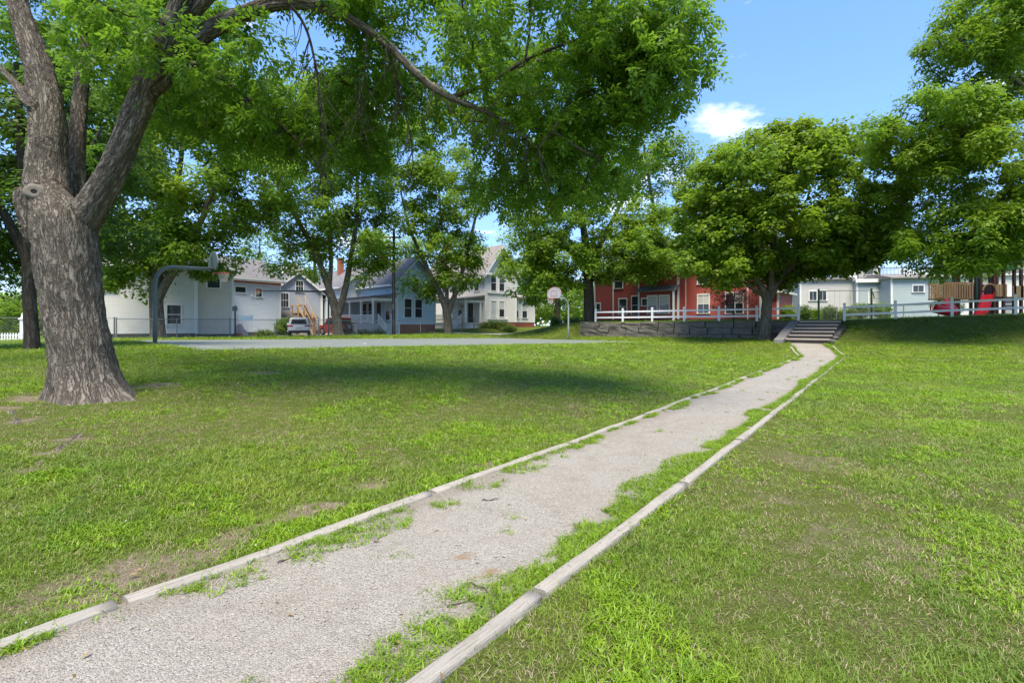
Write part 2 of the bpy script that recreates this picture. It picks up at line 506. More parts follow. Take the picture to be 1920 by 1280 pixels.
soil = k.mix(k.ramp(n2, [(0.4, 0.0), (0.7, 0.5)]), soil, (0.21, 0.155, 0.09))
bm_ = k.math('ADD', k.attr('bare'), k.math('MULTIPLY', k.math('SUBTRACT', n2, 0.5), 0.7))
c = k.mix(k.ramp(bm_, [(0.3, 0.0), (0.62, 1.0)]), green, soil)
M_ground = k.done(k.pbr(c, 0.95, k.bump(k.math('ADD', n3, k.math('MULTIPLY', n2, 0.6)), 0.9, 0.03), spec=0.05))
me = mesh_np('ground', np.stack([GX, GY, Z], -1).reshape(-1, 3), quads=Q, attrs={'bare': bare(GX, GY).ravel(), 'dry': dry(GX, GY).ravel()}, smooth=True)
tag(link('ground', me, M_ground), kind='structure')

# ------------------------------------------------------------------ gravel path
def strip(Lp, Rp, nc, dz, step):
    a, _ = resample(Lp, step); n = len(a)
    d = np.linspace(0, 1, n)
    def even(P):
        s = np.r_[0, np.cumsum(np.linalg.norm(np.diff(P[:, :2], axis=0), axis=1))]; s /= s[-1]
        return np.stack([np.interp(d, s, P[:, i]) for i in range(2)], 1)
    A = even(Lp); B = even(Rp)
    f = np.linspace(0, 1, nc)[None, :, None]
    XY = A[:, None] * (1 - f) + B[:, None] * f
    z = gz(XY[..., 0], XY[..., 1]) + dz
    V = np.concatenate([XY, z[..., None]], -1).reshape(-1, 3)
    i = np.arange(n * nc).reshape(n, nc)
    Qs = np.stack([i[:-1, :-1], i[:-1, 1:], i[1:, 1:], i[1:, :-1]], -1).reshape(-1, 4)
    return V, Qs
PL = np.vstack([Lr[:, :3], [L2]]); PR = np.vstack([Rr[:, :3], [R2]])
V, Qp = strip(PL, PR, 49, 0.004, 0.06)
spots = [(ray(921, 1076), 0.045), (ray(868, 1045), 0.05), (ray(900, 1082), 0.03)]
soilm = np.zeros(len(V))
fcol = np.tile(np.linspace(0, 1, 49), len(V) // 49)
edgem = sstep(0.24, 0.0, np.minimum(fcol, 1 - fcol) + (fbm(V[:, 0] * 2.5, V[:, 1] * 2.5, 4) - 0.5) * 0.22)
for c0, r in spots:
    soilm = np.maximum(soilm, 1 - sstep(0.6, 1.3, np.hypot(V[:, 0] - c0[0], V[:, 1] - c0[1]) / r))
V[:, 2] += (fbm(V[:, 0] * 6, V[:, 1] * 6, 3) - 0.5) * 0.016
k = NT('crushed stone path')
p = k.pos()
v1 = k.n('ShaderNodeTexVoronoi', {'Vector': p, 'Scale': 105.0}); v2 = k.n('ShaderNodeTexVoronoi', {'Vector': p, 'Scale': 210.0})
g1 = k.n('ShaderNodeRGBToBW', {0: v1.outputs['Color']}).outputs[0]; g2 = k.n('ShaderNodeRGBToBW', {0: v2.outputs['Color']}).outputs[0]
c = k.mix(k.ramp(g1, [(0.15, 0.0), (0.8, 1.0)]), (0.27, 0.243, 0.20), (0.435, 0.395, 0.332))
c = k.mix(k.ramp(g2, [(0.10, 0.75), (0.30, 0.0)]), c, (0.10, 0.085, 0.07))
c = k.mix(k.ramp(g2, [(0.75, 0.0), (0.95, 0.5)]), c, (0.52, 0.48, 0.41))
big = k.noise(p, 1.3, 5, 0.6); big2 = k.noise(p, 0.5, 4, 0.55)
c = k.mix(k.ramp(big, [(0.45, 0.0), (0.75, 0.45)]), c, (0.31, 0.25, 0.19))
c = k.mix(k.ramp(big2, [(0.5, 0.0), (0.75, 0.4)]), c, (0.42, 0.395, 0.35))
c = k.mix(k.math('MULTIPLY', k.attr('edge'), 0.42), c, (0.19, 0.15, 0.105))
c = k.mix(k.ramp(k.noise(k.scale(p, (1, 1, 1), (5, 2, 0)), 3.5, 5, 0.65), [(0.52, 0.0), (0.72, 0.35)]), c, (0.20, 0.165, 0.125))
c = k.mix(k.math('MULTIPLY', k.attr('soil'), 0.8), c, (0.27, 0.165, 0.085))
dd_ = k.math('ADD', k.math('MULTIPLY', v1.outputs['Distance'], -0.8), k.math('MULTIPLY', v2.outputs['Distance'], -0.4))
M_path = k.done(k.pbr(c, 0.92, k.bump(dd_, 0.9, 0.012), spec=0.15))
tag(link('gravel_path', mesh_np('gravel_path', V, quads=Qp, attrs={'soil': soilm, 'edge': edgem}, smooth=True), M_path), kind='structure')

# ------------------------------------------------------------------ timber borders of the path
k = NT('weathered border timber')
b = k.attr('bark', 'Vector')
gr = k.noise(k.scale(b, (1, 1, 0.05)), 60.0, 5, 0.7)
kn = k.noise(b, 6.0, 4, 0.6)
c = k.mix(k.ramp(gr, [(0.3, 0.0), (0.7, 1.0)]), (0.26, 0.23, 0.19), (0.46, 0.42, 0.35))
c = k.mix(k.ramp(kn, [(0.5, 0.0), (0.75, 0.4)]), c, (0.40, 0.37, 0.32))
c = k.mix(k.ramp(k.noise(b, 2.6, 5, 0.65), [(0.50, 0.0), (0.74, 0.45)]), c, (0.19, 0.155, 0.115))
c = k.mix(k.ramp(k.noise(k.scale(b, (1, 1, 0.08)), 35, 3, 0.6), [(0.28, 0.8), (0.38, 0.0)]), c, (0.12, 0.095, 0.07))
M_timber = k.done(k.pbr(c, 0.85, k.bump(gr, 0.8, 0.012), spec=0.15))

def border(name, label, P, w, h, sink, rnd, seed):
    """a run of separate timbers laid end to end"""
    r = np.random.default_rng(seed)
    root = thing(name, label, 'path border', (0, 0, 0))
    c, s = resample(P, 0.05)
    total = s[-1]; a = 0.0; first = True
    while a < total - 0.15:
        ln = min(total, a + r.uniform(2.2, 2.6))
        if total - ln < 0.5: ln = total
        m = (s >= a + 0.001) & (s <= ln - 0.001)
        ii_ = np.nonzero(m)[0]; ii_ = np.unique(np.r_[ii_[::3], ii_[-1]]) if len(ii_) > 12 else ii_
        q = c[ii_]
        if len(q) < 2: break
        n = 14; th = np.arange(n) / n * 2 * math.pi
        cs = np.sign(np.cos(th)) * np.abs(np.cos(th)) ** rnd * w / 2; sn = np.sign(np.sin(th)) * np.abs(np.sin(th)) ** rnd * h / 2
        T = nrm(np.gradient(q[:, :2], axis=0)); N = np.stack([T[:, 1], -T[:, 0]], 1)
        z = gz(q[:, 0], q[:, 1]) + h / 2 - sink
        side = r.normal(0, 0.003); zz = r.normal(0, 0.002)
        sq = s[ii_]
        wob = 1 + (fbm(sq * 1.4 + seed, sq * 0 + 5.0, 2) - 0.5) * 0.22
        V = np.empty((len(q), n, 3))
        lump = 1 + (fbm(sq[:, None] * 5.0, th[None] * 1.2 + seed, 3) - 0.5) * 0.16
        V[..., :2] = q[:, None, :2] + N[:, None] * (cs[None] * wob[:, None] * lump + side)[..., None]
        V[..., 2] = z[:, None] + sn[None] * wob[:, None] * lump + zz
        L = np.linspace(0, len(q) * 0.15, len(q))
        at_ = np.stack([np.broadcast_to(cs, (len(q), n)) * 3 + a, np.broadcast_to(sn, (len(q), n)) * 3, np.broadcast_to(L[:, None], (len(q), n)) + a * 3], -1)
        i = np.arange(len(q) - 1)[:, None] * n; j = np.arange(n)[None]; j2 = (j + 1) % n
        Qd = np.stack([i + j, i + j2, i + n + j2, i + n + j], -1).reshape(-1, 4)
        caps = [(0, i_, i_ + 1) for i_ in range(1, n - 1)] + [((len(q) - 1) * n, (len(q) - 1) * n + i_ + 1, (len(q) - 1) * n + i_) for i_ in range(1, n - 1)]
        me = mesh_np('timber', V.reshape(-1, 3), quads=Qd, tris=caps, attrs={'bark': at_.reshape(-1, 3)})
        me.polygons.foreach_set('use_smooth', np.r_[np.ones(len(Qd), bool), np.zeros(len(caps), bool)])
        bm = bmesh.new(); bm.from_mesh(me); bmesh.ops.recalc_face_normals(bm, faces=bm.faces); bm.to_mesh(me); bm.free()
        link('timber', me, M_timber, root)
        a = ln
    return root
border('path_border', 'long weathered timber edging along the left side of the gravel path', np.vstack([Lr[:, :3]]), 0.11, 0.09, 0.062, 0.42, 3)
border('path_border', 'rounded log edging along the right side of the gravel path', np.vstack([Rr[:, :3]]), 0.10, 0.09, 0.058, 0.42, 8)
kl = np.array([Lr[-1], Lr[-1] * 0.35 + L2 * 0.65]); kr = np.array([Rr[-1], Rr[-1] * 0.35 + R2 * 0.65])
kl, _ = resample(kl, 0.1); kr, _ = resample(kr, 0.1)
border('path_border', 'short timber edging left of the path just below the steps', kl, 0.10, 0.11, 0.05, 0.6, 5)
border('path_border', 'short timber edging right of the path just below the steps', kr, 0.10, 0.11, 0.05, 0.6, 6)

# ------------------------------------------------------------------ basketball court, parking pad, sidewalk
def patch(name, c4, dz, mat, n=30, m=30):
    c4 = np.asarray(c4, float)
    a = np.linspace(0, 1, n)[:, None, None]; b2 = np.linspace(0, 1, m)[None, :, None]
    XY = (c4[0] * (1 - a) + c4[1] * a) * (1 - b2) + (c4[3] * (1 - a) + c4[2] * a) * b2
    z = gz(XY[..., 0], XY[..., 1]) + dz
    i = np.arange(n * m).reshape(n, m)
    Qs = np.stack([i[:-1, :-1], i[:-1, 1:], i[1:, 1:], i[1:, :-1]], -1).reshape(-1, 4)
    return tag(link(name, mesh_np(name, np.concatenate([XY, z[..., None]], -1).reshape(-1, 3), quads=Qs, smooth=True), mat), kind='structure')
k = NT('faded court asphalt')
p = k.pos()
n1 = k.noise(p, 0.35, 6, 0.65); n2 = k.noise(p, 60, 3, 0.7); n3 = k.noise(k.scale(p, (0.3, 1.2, 1)), 0.8, 5, 0.7)
c = k.mix(n1, (0.150, 0.168, 0.150), (0.215, 0.232, 0.20))
c = k.mix(k.ramp(n3, [(0.5, 0.0), (0.75, 0.6)]), c, (0.27, 0.275, 0.235))
c = k.mix(k.ramp(n2, [(0.35, 0.35), (0.6, 0.0)]), c, (0.09, 0.095, 0.085))
M_court = k.done(k.pbr(c, 0.85, k.bump(n2, 0.3, 0.005), spec=0.2))
def cpt(s, q): return CA + U * s + W * q
V = []; ns, nq = 60, 30
ss = np.linspace(-0.2, CLEN + 0.6, ns); qq = np.linspace(-CHW, CHW, nq)
Sg, Qg = np.meshgrid(ss, qq, indexing='ij')
XY = CA[None, None] + Sg[..., None] * U + Qg[..., None] * W
zc = court_z(Sg) + 0.008
i = np.arange(ns * nq).reshape(ns, nq)
tag(link('basketball_court', mesh_np('basketball_court', np.concatenate([XY, zc[..., None]], -1).reshape(-1, 3),
    quads=np.stack([i[:-1, :-1], i[:-1, 1:], i[1:, 1:], i[1:, :-1]], -1).reshape(-1, 4)), M_court), kind='structure')
M_line = simple_mat('worn court line paint', (0.42, 0.42, 0.38), 0.8, 0.35, 6.0)
def court_line(pts, w=0.06):
    P, _ = resample(np.array(pts, float), 0.5)
    T = nrm(np.gradient(P, axis=0)); N = np.stack([-T[:, 1], T[:, 0]], 1)
    A = P + N * w / 2; B = P - N * w / 2
    V = np.array([[*(CA + U * s + W * q), float(court_z(s)) + 0.013] for pr in zip(A, B) for s, q in pr])
    n = len(P); ii = np.arange(n - 1) * 2
    tag(link('court_marking', mesh_np('court_marking', V, quads=np.stack([ii, ii + 1, ii + 3, ii + 2], -1)), M_line), kind='structure')
court_line([(0.6, -CHW + .35), (CLEN, -CHW + .35)]); court_line([(0.6, CHW - .35), (CLEN, CHW - .35)])
court_line([(0.6, -CHW + .35), (0.6, CHW - .35)]); court_line([(CLEN, -CHW + .35), (CLEN, CHW - .35)])
court_line([(CLEN / 2, -CHW + .35), (CLEN / 2, CHW - .35)])
for s0, sg in ((0.6, 1), (CLEN, -1)):
    court_line([(s0, -1.8), (s0 + sg * 5.8, -1.8), (s0 + sg * 5.8, 1.8), (s0, 1.8)])
    court_line([(s0 + sg * (1.6 + 6.0 * math.sin(a)), 6.0 * math.cos(a)) for a in np.linspace(0, math.pi, 28)])

M_concrete = simple_mat('pale concrete', (0.50, 0.47, 0.41), 0.9, 0.22, 1.4, bump=0.2)
def cf(s, w): return CF + U * s + W * w
patch('parking_pad', [cf(5.0, 0.9), cf(15.5, 0.9), cf(19.0, 15.5), cf(7.5, 17.0)], 0.025, M_concrete, 50, 50)
swk = [np.array(q) for q in (atg(850, 46.5)[:2], atg(1000, 46.3)[:2], atg(1085, 45.5)[:2])]
patch('sidewalk', [swk[0], swk[1], swk[1] + (-.3, 1.4), swk[0] + (-.3, 1.4)], 0.03, M_concrete, 40, 8)
patch('sidewalk', [swk[1] + (0.02, 0), swk[2], swk[2] + (-.3, 1.4), swk[1] + (-.28, 1.4)], 0.034, M_concrete, 40, 8)

# ------------------------------------------------------------------ houses
M_white = simple_mat('white trim paint', (0.78, 0.77, 0.73), 0.5, 0.08, 2.0)
M_glass = glass_mat('window glass', (0.035, 0.042, 0.050))
M_blind = simple_mat('window blind', (0.55, 0.54, 0.50), 0.6, 0.1, 6.0)
M_found = simple_mat('foundation stone', (0.10, 0.095, 0.09), 0.95, 0.3, 4.0, bump=0.5)
M_brickf = simple_mat('brick foundation', (0.27, 0.085, 0.055), 0.9, 0.3, 9.0, bump=0.5)
M_chim = simple_mat('brick chimney', (0.36, 0.13, 0.075), 0.9, 0.3, 9.0, bump=0.5)
M_roof = shingle_mat('grey shingle', (0.215, 0.205, 0.205))
M_roof_tan = shingle_mat('taupe shingle', (0.31, 0.28, 0.255))
M_roof_dark = shingle_mat('brown shingle', (0.20, 0.175, 0.155))
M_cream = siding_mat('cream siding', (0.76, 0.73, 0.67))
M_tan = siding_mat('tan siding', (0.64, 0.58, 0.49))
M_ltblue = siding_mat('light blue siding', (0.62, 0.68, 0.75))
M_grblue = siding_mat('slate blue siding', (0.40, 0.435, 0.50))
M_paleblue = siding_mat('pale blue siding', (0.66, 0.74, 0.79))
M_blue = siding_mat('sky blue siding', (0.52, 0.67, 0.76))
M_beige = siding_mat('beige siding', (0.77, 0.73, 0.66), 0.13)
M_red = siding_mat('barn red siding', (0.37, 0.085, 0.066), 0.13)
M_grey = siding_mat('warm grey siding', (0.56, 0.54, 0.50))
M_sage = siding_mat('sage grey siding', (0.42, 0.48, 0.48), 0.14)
M_porchgrey = simple_mat('porch lattice grey', (0.52, 0.52, 0.53), 0.8, 0.15, 3)
M_wood_new = simple_mat('new yellow lumber', (0.62, 0.40, 0.20), 0.7, 0.2, 5)
M_rust = simple_mat('copper red gutter trim', (0.42, 0.14, 0.08), 0.6, 0.35, 8)
X3 = np.array((1.0, 0, 0)); Y3 = np.array((0, 1.0, 0))

class House:
    """local frame: x along the front, y away from the viewer, z up"""
    def __init__(s, label, loc, rz, cat='house', name='house'):
        s.r = thing(name, label, cat, loc, rz)
        s.mats = {}
    def part(s, name, mb, mat, parent=None, **kw): return mb.build(name, mat, parent or s.r, **kw)
    def block(s, x0, x1, y0, y1, z0, ze, wall, found=None, fz=0.35):
        if found: s.part('foundation', MB().box(x0 + .03, x1 - .03, y0 + .03, y1 - .03, z0 - 1.0, z0 + fz), found)
        s.part('wall', MB().box(x0, x1, y0, y1, z0 + (fz if found else -1.0), ze), wall)
        for x in (x0, x1):
            for y in (y0, y1):
                s.part('corner_board', MB().box(x - .03 if x == x0 else x - .11, x + .11 if x == x0 else x + .03, y - .03 if y == y0 else y - .11, y + .11 if y == y0 else y + .03, z0 + fz, ze - .002), M_white)

    def gable(s, x0, x1, y0, y1, ze, zr, axis, wall, roof, oh=0.3, th=0.14, trim=True):
        """gable roof over a block; axis = direction of the ridge"""
        if axis == 'y':
            xm = (x0 + x1) / 2; f = (zr - ze) / (xm - x0); e = ze - f * oh
            g = MB().prism([(x0, y0, ze), (x1, y0, ze), (xm, y0, zr - .02)], (0, y1 - y0, 0))
            A = [(x0 - oh, e), (xm, zr), (x1 + oh, e)]
            P = lambda q, y, dz=0: (q[0], y, q[1] + dz)
            L = (y0 - oh, y1 + oh)
        else:
            ym = (y0 + y1) / 2; f = (zr - ze) / (ym - y0); e = ze - f * oh
            g = MB().prism([(x0, y0, ze), (x0, y1, ze), (x0, ym, zr - .02)], (x1 - x0, 0, 0))
            A = [(y0 - oh, e), (ym, zr), (y1 + oh, e)]
            P = lambda q, x, dz=0: (x, q[0], q[1] + dz)
            L = (x0 - oh, x1 + oh)
        s.part('gable', g, wall)
        ev = np.array(P((0, 0), 1)) - np.array(P((0, 0), 0))
        m = MB()
        m.prism([P(A[0], L[0], .01), P(A[1], L[0], .01), P(A[1], L[0], .01 + th), P(A[0], L[0], .01 + th * .6)], ev * (L[1] - L[0]))
        m.prism([P(A[2], L[0], .01), P(A[1], L[0], .012), P(A[1], L[0], .008 + th), P(A[2], L[0], .01 + th * .6)], ev * (L[1] - L[0]))
        rf = s.part('roof', m, roof)
        if trim:
            for end in (L[0] - .03, L[1] + .005):
                for a, b in ((A[0], A[1]), (A[2], A[1])):
                    s.part('rake_board', MB().prism([P(a, end, -.16), P(b, end, -.16), P(b, end, .08), P(a, end, .08)], ev * 0.025), M_white, rf)
            for a, sg in ((A[0], -1), (A[2], 1)):
                q0 = (a[0], a[1] - .12); q1 = (a[0] + sg * .03, a[1] - .12); q2 = (a[0] + sg * .03, a[1] + .07); q3 = (a[0], a[1] + .07)
                s.part('fascia', MB().prism([P(q, L[0]) for q in (q0, q1, q2, q3)], ev * (L[1] - L[0])), M_white, rf)
        return rf
    def hip_slab(s, name, pts, th, mat):
        return s.part(name, MB().prism(pts, (0, 0, th)), mat)
    def face(s, side, c):
        return {'f': ((0, c, 0), X3, -Y3), 'l': ((c, 0, 0), Y3, -X3), 'r': ((c, 0, 0), Y3, X3), 'b': ((0, c, 0), X3, Y3)}[side]
    def window(s, side, c, a, z, w, h, mull=1, sash=True, blind=False, fr=0.09, hood=False):
        """double hung window: a = centre along the wall, z = sill height"""
        o, d, n = s.face(side, c); a0, a1 = a - w / 2, a + w / 2; k = MB()
        for q in ((a0 - fr, a0), (a1, a1 + fr)): k.obox(o, d, n, q, (-.02, .045), (z - .02, z + h))
        k.obox(o, d, n, (a0 - fr, a1 + fr), (-.02, .05), (z + h, z + h + fr * 1.25))
        if sash: k.obox(o, d, n, (a0, a1), (-.02, .03), (z + h * .5 - .022, z + h * .5 + .022))
        for i in range(1, mull + 1):
            x = a0 + w * i / (mull + 1); k.obox(o, d, n, (x - .012, x + .012), (-.02, .026), (z, z + h))
        wd = s.part('window', k, M_white)
        if sash and not blind:
            s.part('pane', MB().obox(o, d, n, (a0, a1), (-.02, .008), (z, z + h * .5 - .022)), M_glass, wd)
            s.part('pane', MB().obox(o, d, n, (a0, a1), (-.02, .016), (z + h * .5 + .022, z + h)), M_blind if random.random() < .35 else M_glass, wd)
        else:
            s.part('pane', MB().obox(o, d, n, (a0, a1), (-.02, .012), (z, z + h)), M_blind if blind else M_glass, wd)
        s.part('sill', MB().obox(o, d, n, (a0 - fr * 1.3, a1 + fr * 1.3), (-.02, .09), (z - .07, z - .022)), M_white, wd)
        return wd
    def door(s, side, c, a, z, w=0.9, h=2.05, mat=None):
        o, d, n = s.face(side, c); k = MB()
        for q in ((a - w / 2 - .1, a - w / 2), (a + w / 2, a + w / 2 + .1)): k.obox(o, d, n, q, (-.02, .05), (z, z + h))
        k.obox(o, d, n, (a - w / 2 - .12, a + w / 2 + .12), (-.02, .055), (z + h, z + h + .13))
        dr = s.part('door', MB().obox(o, d, n, (a - w / 2, a + w / 2), (-.02, .02), (z, z + h)), mat or M_white)
        s.part('door_frame', k, M_white, dr)
        s.part('handle', MB().obox(o, d, n, (a + w / 2 - .12, a + w / 2 - .06), (.02, .07), (z + .95, z + 1.05)), M_found, dr)
    def chimney(s, rf, x, y, z0, z1, w=0.5):
        ch = s.part('chimney', MB().box(x - w / 2, x + w / 2, y - w / 2, y + w / 2, z0, z1).box(x - w / 2 - .05, x + w / 2 + .05, y - w / 2 - .05, y + w / 2 + .05, z1 - .22, z1 - .08), M_chim)
    def rail(s, pts, z, h, name='railing', post=0.05, bal=0.11, mat=None):
        """railing along a local polyline, with a top rail, a bottom rail and balusters"""
        k = MB(); bmb = MB()
        for p, q in zip(pts[:-1], pts[1:]):
            p = np.array(p, float); q = np.array(q, float); L = np.linalg.norm(q - p); d = (q - p) / L
            dh = np.array((d[0], d[1], 0)); Lh = np.linalg.norm((q - p)[:2]); sl = (q[2] - p[2])
            nn = np.array((-d[1], d[0], 0)); nn = nn / np.linalg.norm(nn)
            for zz, t in ((h, .035), (.12, .03)):
                a = p + (0, 0, zz); b = q + (0, 0, zz)
                k.prism([a - nn * t, a + nn * t, a + nn * t + (0, 0, .06), a - nn * t + (0, 0, .06)], b - a)
            nb = int(Lh / bal)
            for i in range(1, nb):
                a = p + (q - p) * i / nb
                bmb.box(a[0] - .016, a[0] + .016, a[1] - .016, a[1] + .016, a[2] + .14, a[2] + h + .01)
            for e in (p, q):
                bmb.box(e[0] - post, e[0] + post, e[1] - post, e[1] + post, e[2] - .1, e[2] + h + .08)
        rl = s.part(name, k, mat or M_white)
        s.part('balusters', bmb, mat or M_white, rl)['kind'] = 'stuff'
    def steps(s, x, y, w, z0, z1, n, run=0.28, dirn=(0, -1)):
        """flight going down from (x, y, z1) in direction dirn"""
        d = np.array((*dirn, 0.0)); nn = np.array((-d[1], d[0], 0)); h = (z1 - z0) / n
        for i in range(n):
            o = np.array((x, y, 0.0)) + d * run * i
            s.part('step', MB().obox(o, d, nn, (0, run - .003), (-w / 2, w / 2), (z0 - .3, z1 - h * i - .004 * 1)), M_porchgrey)

# --- cream house, left
rzA = math.radians(32)
h = House('cream sided house behind the wire fence at the left', (-30.0, 33.93, 0.50), rzA)
wA = 7.7
h.block(0, wA, 0, 7.5, 0, 5.3, M_cream, M_found, 0.42)
h.gable(0, wA, 0, 7.5, 5.3, 7.6, 'x', M_cream, M_roof_tan)
x2 = wA + 2.45
h.block(wA + .02, x2, .12, 6.2, 0, 4.95, M_tan, M_found, 0.36)
h.part('roof', MB().box(wA + .02, x2 + .22, -.15, 6.5, 4.952, 5.12), M_roof_dark)
h.part('eave_band', MB().box(wA + .15, x2 + .05, .05, .118, 4.70, 4.951), M_tan)
h.window('f', 0, 6.35, 1.12, .82, 1.35, 0)
h.window('f', .12, wA + 1.15, 3.85, .8, .68, 0, False)
h.window('f', 0, 2.6, 3.4, .8, 1.2, 0)
h.part('vent', MB().box(wA - 2.2, wA - 1.8, -.04, .02, .10, .3), M_white)
h.part('corner_trim', MB().box(wA - .02, wA + .10, -.036, .115, .43, 5.25), M_white)

# --- light blue house
o = at(430, 600, 45.5); rzb = math.radians(58)
h = House('light blue clapboard house with a red and white eave trim', (o[0], o[1], 0.75), rzb)
h.block(0, 5.0, 0, 6.5, 0, 5.1, M_ltblue, M_found, 0.15)
rf = h.gable(-1.2, 5.0, 0, 6.5, 5.1, 7.1, 'x', M_ltblue, M_roof, .32)
for i in range(28):
    h.part('bracket', MB().box(.05 + i * .175, .13 + i * .175, -.30, -.02, 4.82, 5.0), M_rust if i % 3 else M_white)
h.part('frieze', MB().box(-.05, 5.02, -.06, -.032, 4.62, 4.82), M_rust)
h.part('gutter', MB().box(-1.4, 5.3, -.47, -.36, 4.93, 5.06), M_white)
h.window('f', 0, 1.0, 3.75, .95, .48, 0, False)
h.window('f', 0, 2.75, 3.45, .55, .72, 0)
h.part('wall_lamp', MB().box(2.0, 2.12, -.12, -.02, 3.4, 3.6), M_white)

# --- slate blue gable house with a low lean-to
o = at(512, 600, 52); rzc = math.radians(40)
h = House('slate blue gabled house with white framed windows and a low brown lean-to', (o[0], o[1], 0.7), rzc)
h.block(0, 4.9, 0, 7, 0, 4.4, M_grblue, M_found, .2)
h.gable(0, 4.9, 0, 7, 4.4, 6.35, 'y', M_grblue, M_roof, .28)
h.window('f', 0, 1.1, 2.7, .78, 1.4, 2)
h.window('f', 0, 2.6, 4.35, .72, 1.1, 2)
h.part('lean_to_wall', MB().box(.55, 3.6, -1.9, -.001, -1.0, 1.55), M_grey)
h.part('lean_to_roof', MB().prism([(.3, -2.15, 1.5), (.3, 0.0, 2.2), (.3, 0.0, 2.32), (.3, -2.15, 1.6)], (3.6, 0, 0)), M_roof_dark)
h.door('f', -1.9, .95, -.3, .8, 1.75)
h.part('downpipe', MB().tube([(4.96, -.06, 0), (4.96, -.06, 4.35)], .045, 8), M_white)

# --- house with a cupola peeping over
o = at(522, 600, 66)
h = House('pale house with a little hipped tower behind the slate blue gable', (o[0], o[1], 0.9), math.radians(30))
h.block(0, 4.5, 0, 5, 0, 6.6, M_beige, M_found, .3)
h.part('roof', MB().add([(-.4, -.4, 6.6), (4.9, -.4, 6.6), (4.9, 5.4, 6.6), (-.4, 5.4, 6.6), (2.25, 2.5, 9.0)], [(0, 1, 4), (1, 2, 4), (2, 3, 4), (3, 0, 4), (3, 2, 1, 0)]), M_roof_tan)
h.window('f', 0, 1.2, 4.8, .7, 1.1, 0); h.window('f', 0, 3.1, 4.8, .7, 1.1, 0)

# --- blue house with the wrap-round porch
o = at(699, 600, 47.0)
h = House('blue house with a white porch and a steep front gable', (o[0], o[1], 0.75), RZ)
h.block(2.5, 7.0, 0, 8, 0, 5.0, M_blue, M_brickf, 0.85)
rf = h.gable(2.5, 7.0, 0, 9, 5.0, 7.35, 'y', M_blue, M_roof, .35)
h.chimney(rf, 4.2, 5.2, 6.0, 8.3, .6)
h.block(0.5, 6.4, 7.6, 15.5, 0, 4.9, M_paleblue, M_brickf, .6)
rf2 = h.gable(0.5, 6.4, 7.6, 15.5, 4.9, 7.0, 'y', M_paleblue, M_roof, .35)
h.chimney(rf2, 2.6, 12.0, 5.6, 8.3, .55)
h.window('f', 0, 3.75, 1.55, .78, 1.75, 0); h.window('f', 0, 4.95, 1.55, .78, 1.75, 0)
h.window('f', 0, 4.6, 4.0, .8, 1.3, 0)
h.window('l', 0.5, 9.5, 1.7, .8, 1.4, 0); h.window('l', 0.5, 13.2, 1.7, .8, 1.4, 0); h.window('l', 0.5, 11.4, 3.6, .8, 1.1, 0)
h.window('l', 2.5, 1.6, 1.3, .8, 1.7, 0); h.window('l', 2.5, 5.0, 1.3, .8, 1.7, 0); h.window('l', 2.5, 6.2, 1.3, .8, 1.7, 0)
h.door('l', 2.5, 3.3, .97, .9, 2.05, M_found)
h.part('porch_floor', MB().box(-.05, 2.498, -.02, 7.55, .80, .92), M_porchgrey)
h.part('porch_skirt', MB().box(.03, 2.45, .05, 7.5, -1.0, .80), M_porchgrey)
h.part('porch_roof', MB().prism([(-.35, -.3, 3.30), (2.6, -.3, 3.72), (2.6, -.3, 3.80), (-.35, -.3, 3.42)], (0, 8.1, 0)), M_roof)
h.part('porch_beam', MB().box(-.06, .14, -.06, 7.6, 3.02, 3.29).box(.141, 2.5, -.06, .14, 3.02, 3.29), M_white)
for (x, y) in ((.04, .04), (.04, 2.3), (.04, 4.6), (.04, 7.4), (2.3, .04)):
    h.part('porch_post', MB().box(x - .07, x + .07, y - .07, y + .07, .92, 3.02).box(x - .10, x + .10, y - .10, y + .10, 2.85, 3.015), M_white)
h.rail([(.04, .1, .92), (.04, 2.3, .92), (.04, 4.6, .92), (.04, 7.3, .92)], .92, .8)
h.steps(1.2, -.02, 1.3, 0, .9, 5, .27)
h.rail([(.5, -.1, .9), (.5, -1.4, .0)], 0, .85, 'stair_railing'); h.rail([(1.9, -.1, .9), (1.9, -1.4, .0)], 0, .85, 'stair_railing')
h.part('meter_box', MB().box(2.2, 2.48, -.18, -.07, 3.9, 4.5), M_porchgrey)

# --- beige two storey house with a bay and porch
o = at(910, 600, 54.0)
h = House('beige two storey house with paired windows and a white porch', (o[0], o[1], 1.1), RZ)
h.block(0, 4.6, 0, 11, 0, 6.0, M_beige, M_brickf, .75)
rf = h.gable(0, 4.6, 0, 11, 6.0, 9.0, 'y', M_beige, M_roof_tan, .4)
h.chimney(rf, 1.6, 8.6, 7.5, 10.3, .7)
for z in (1.35, 4.15):
    h.window('f', 0, 1.15, z, .72, 1.65, 0, blind=(z < 2)); h.window('f', 0, 2.35, z, .72, 1.65, 0)
    h.window('l', 0, 1.4, z, .7, 1.6, 0) if z > 2 else None
    h.window('l', 0, 4.2, z, .75, 1.6, 0); h.window('l', 0, 7.2, z, .75, 1.6, 0)
    h.part('belt_moulding', MB().box(.3, 3.2, -.12, -.001, z - .32, z - .16), M_white)
h.window('f', 0, 2.3, 6.6, .6, 1.0, 0)
h.part('eave_return', MB().box(-.35, .6, -.42, -.06, 5.72, 5.99), M_white)
h.block(4.602, 8.6, 1.0, 8, 0, 3.5, M_beige, M_brickf, .75)
h.part('side_roof', MB().prism([(4.61, .7, 3.5), (4.61, 8.3, 3.5), (4.61, 8.3, 3.62), (4.61, 4.5, 4.3), (4.61, .7, 3.62)], (4.2, 0, 0)), M_roof_tan)
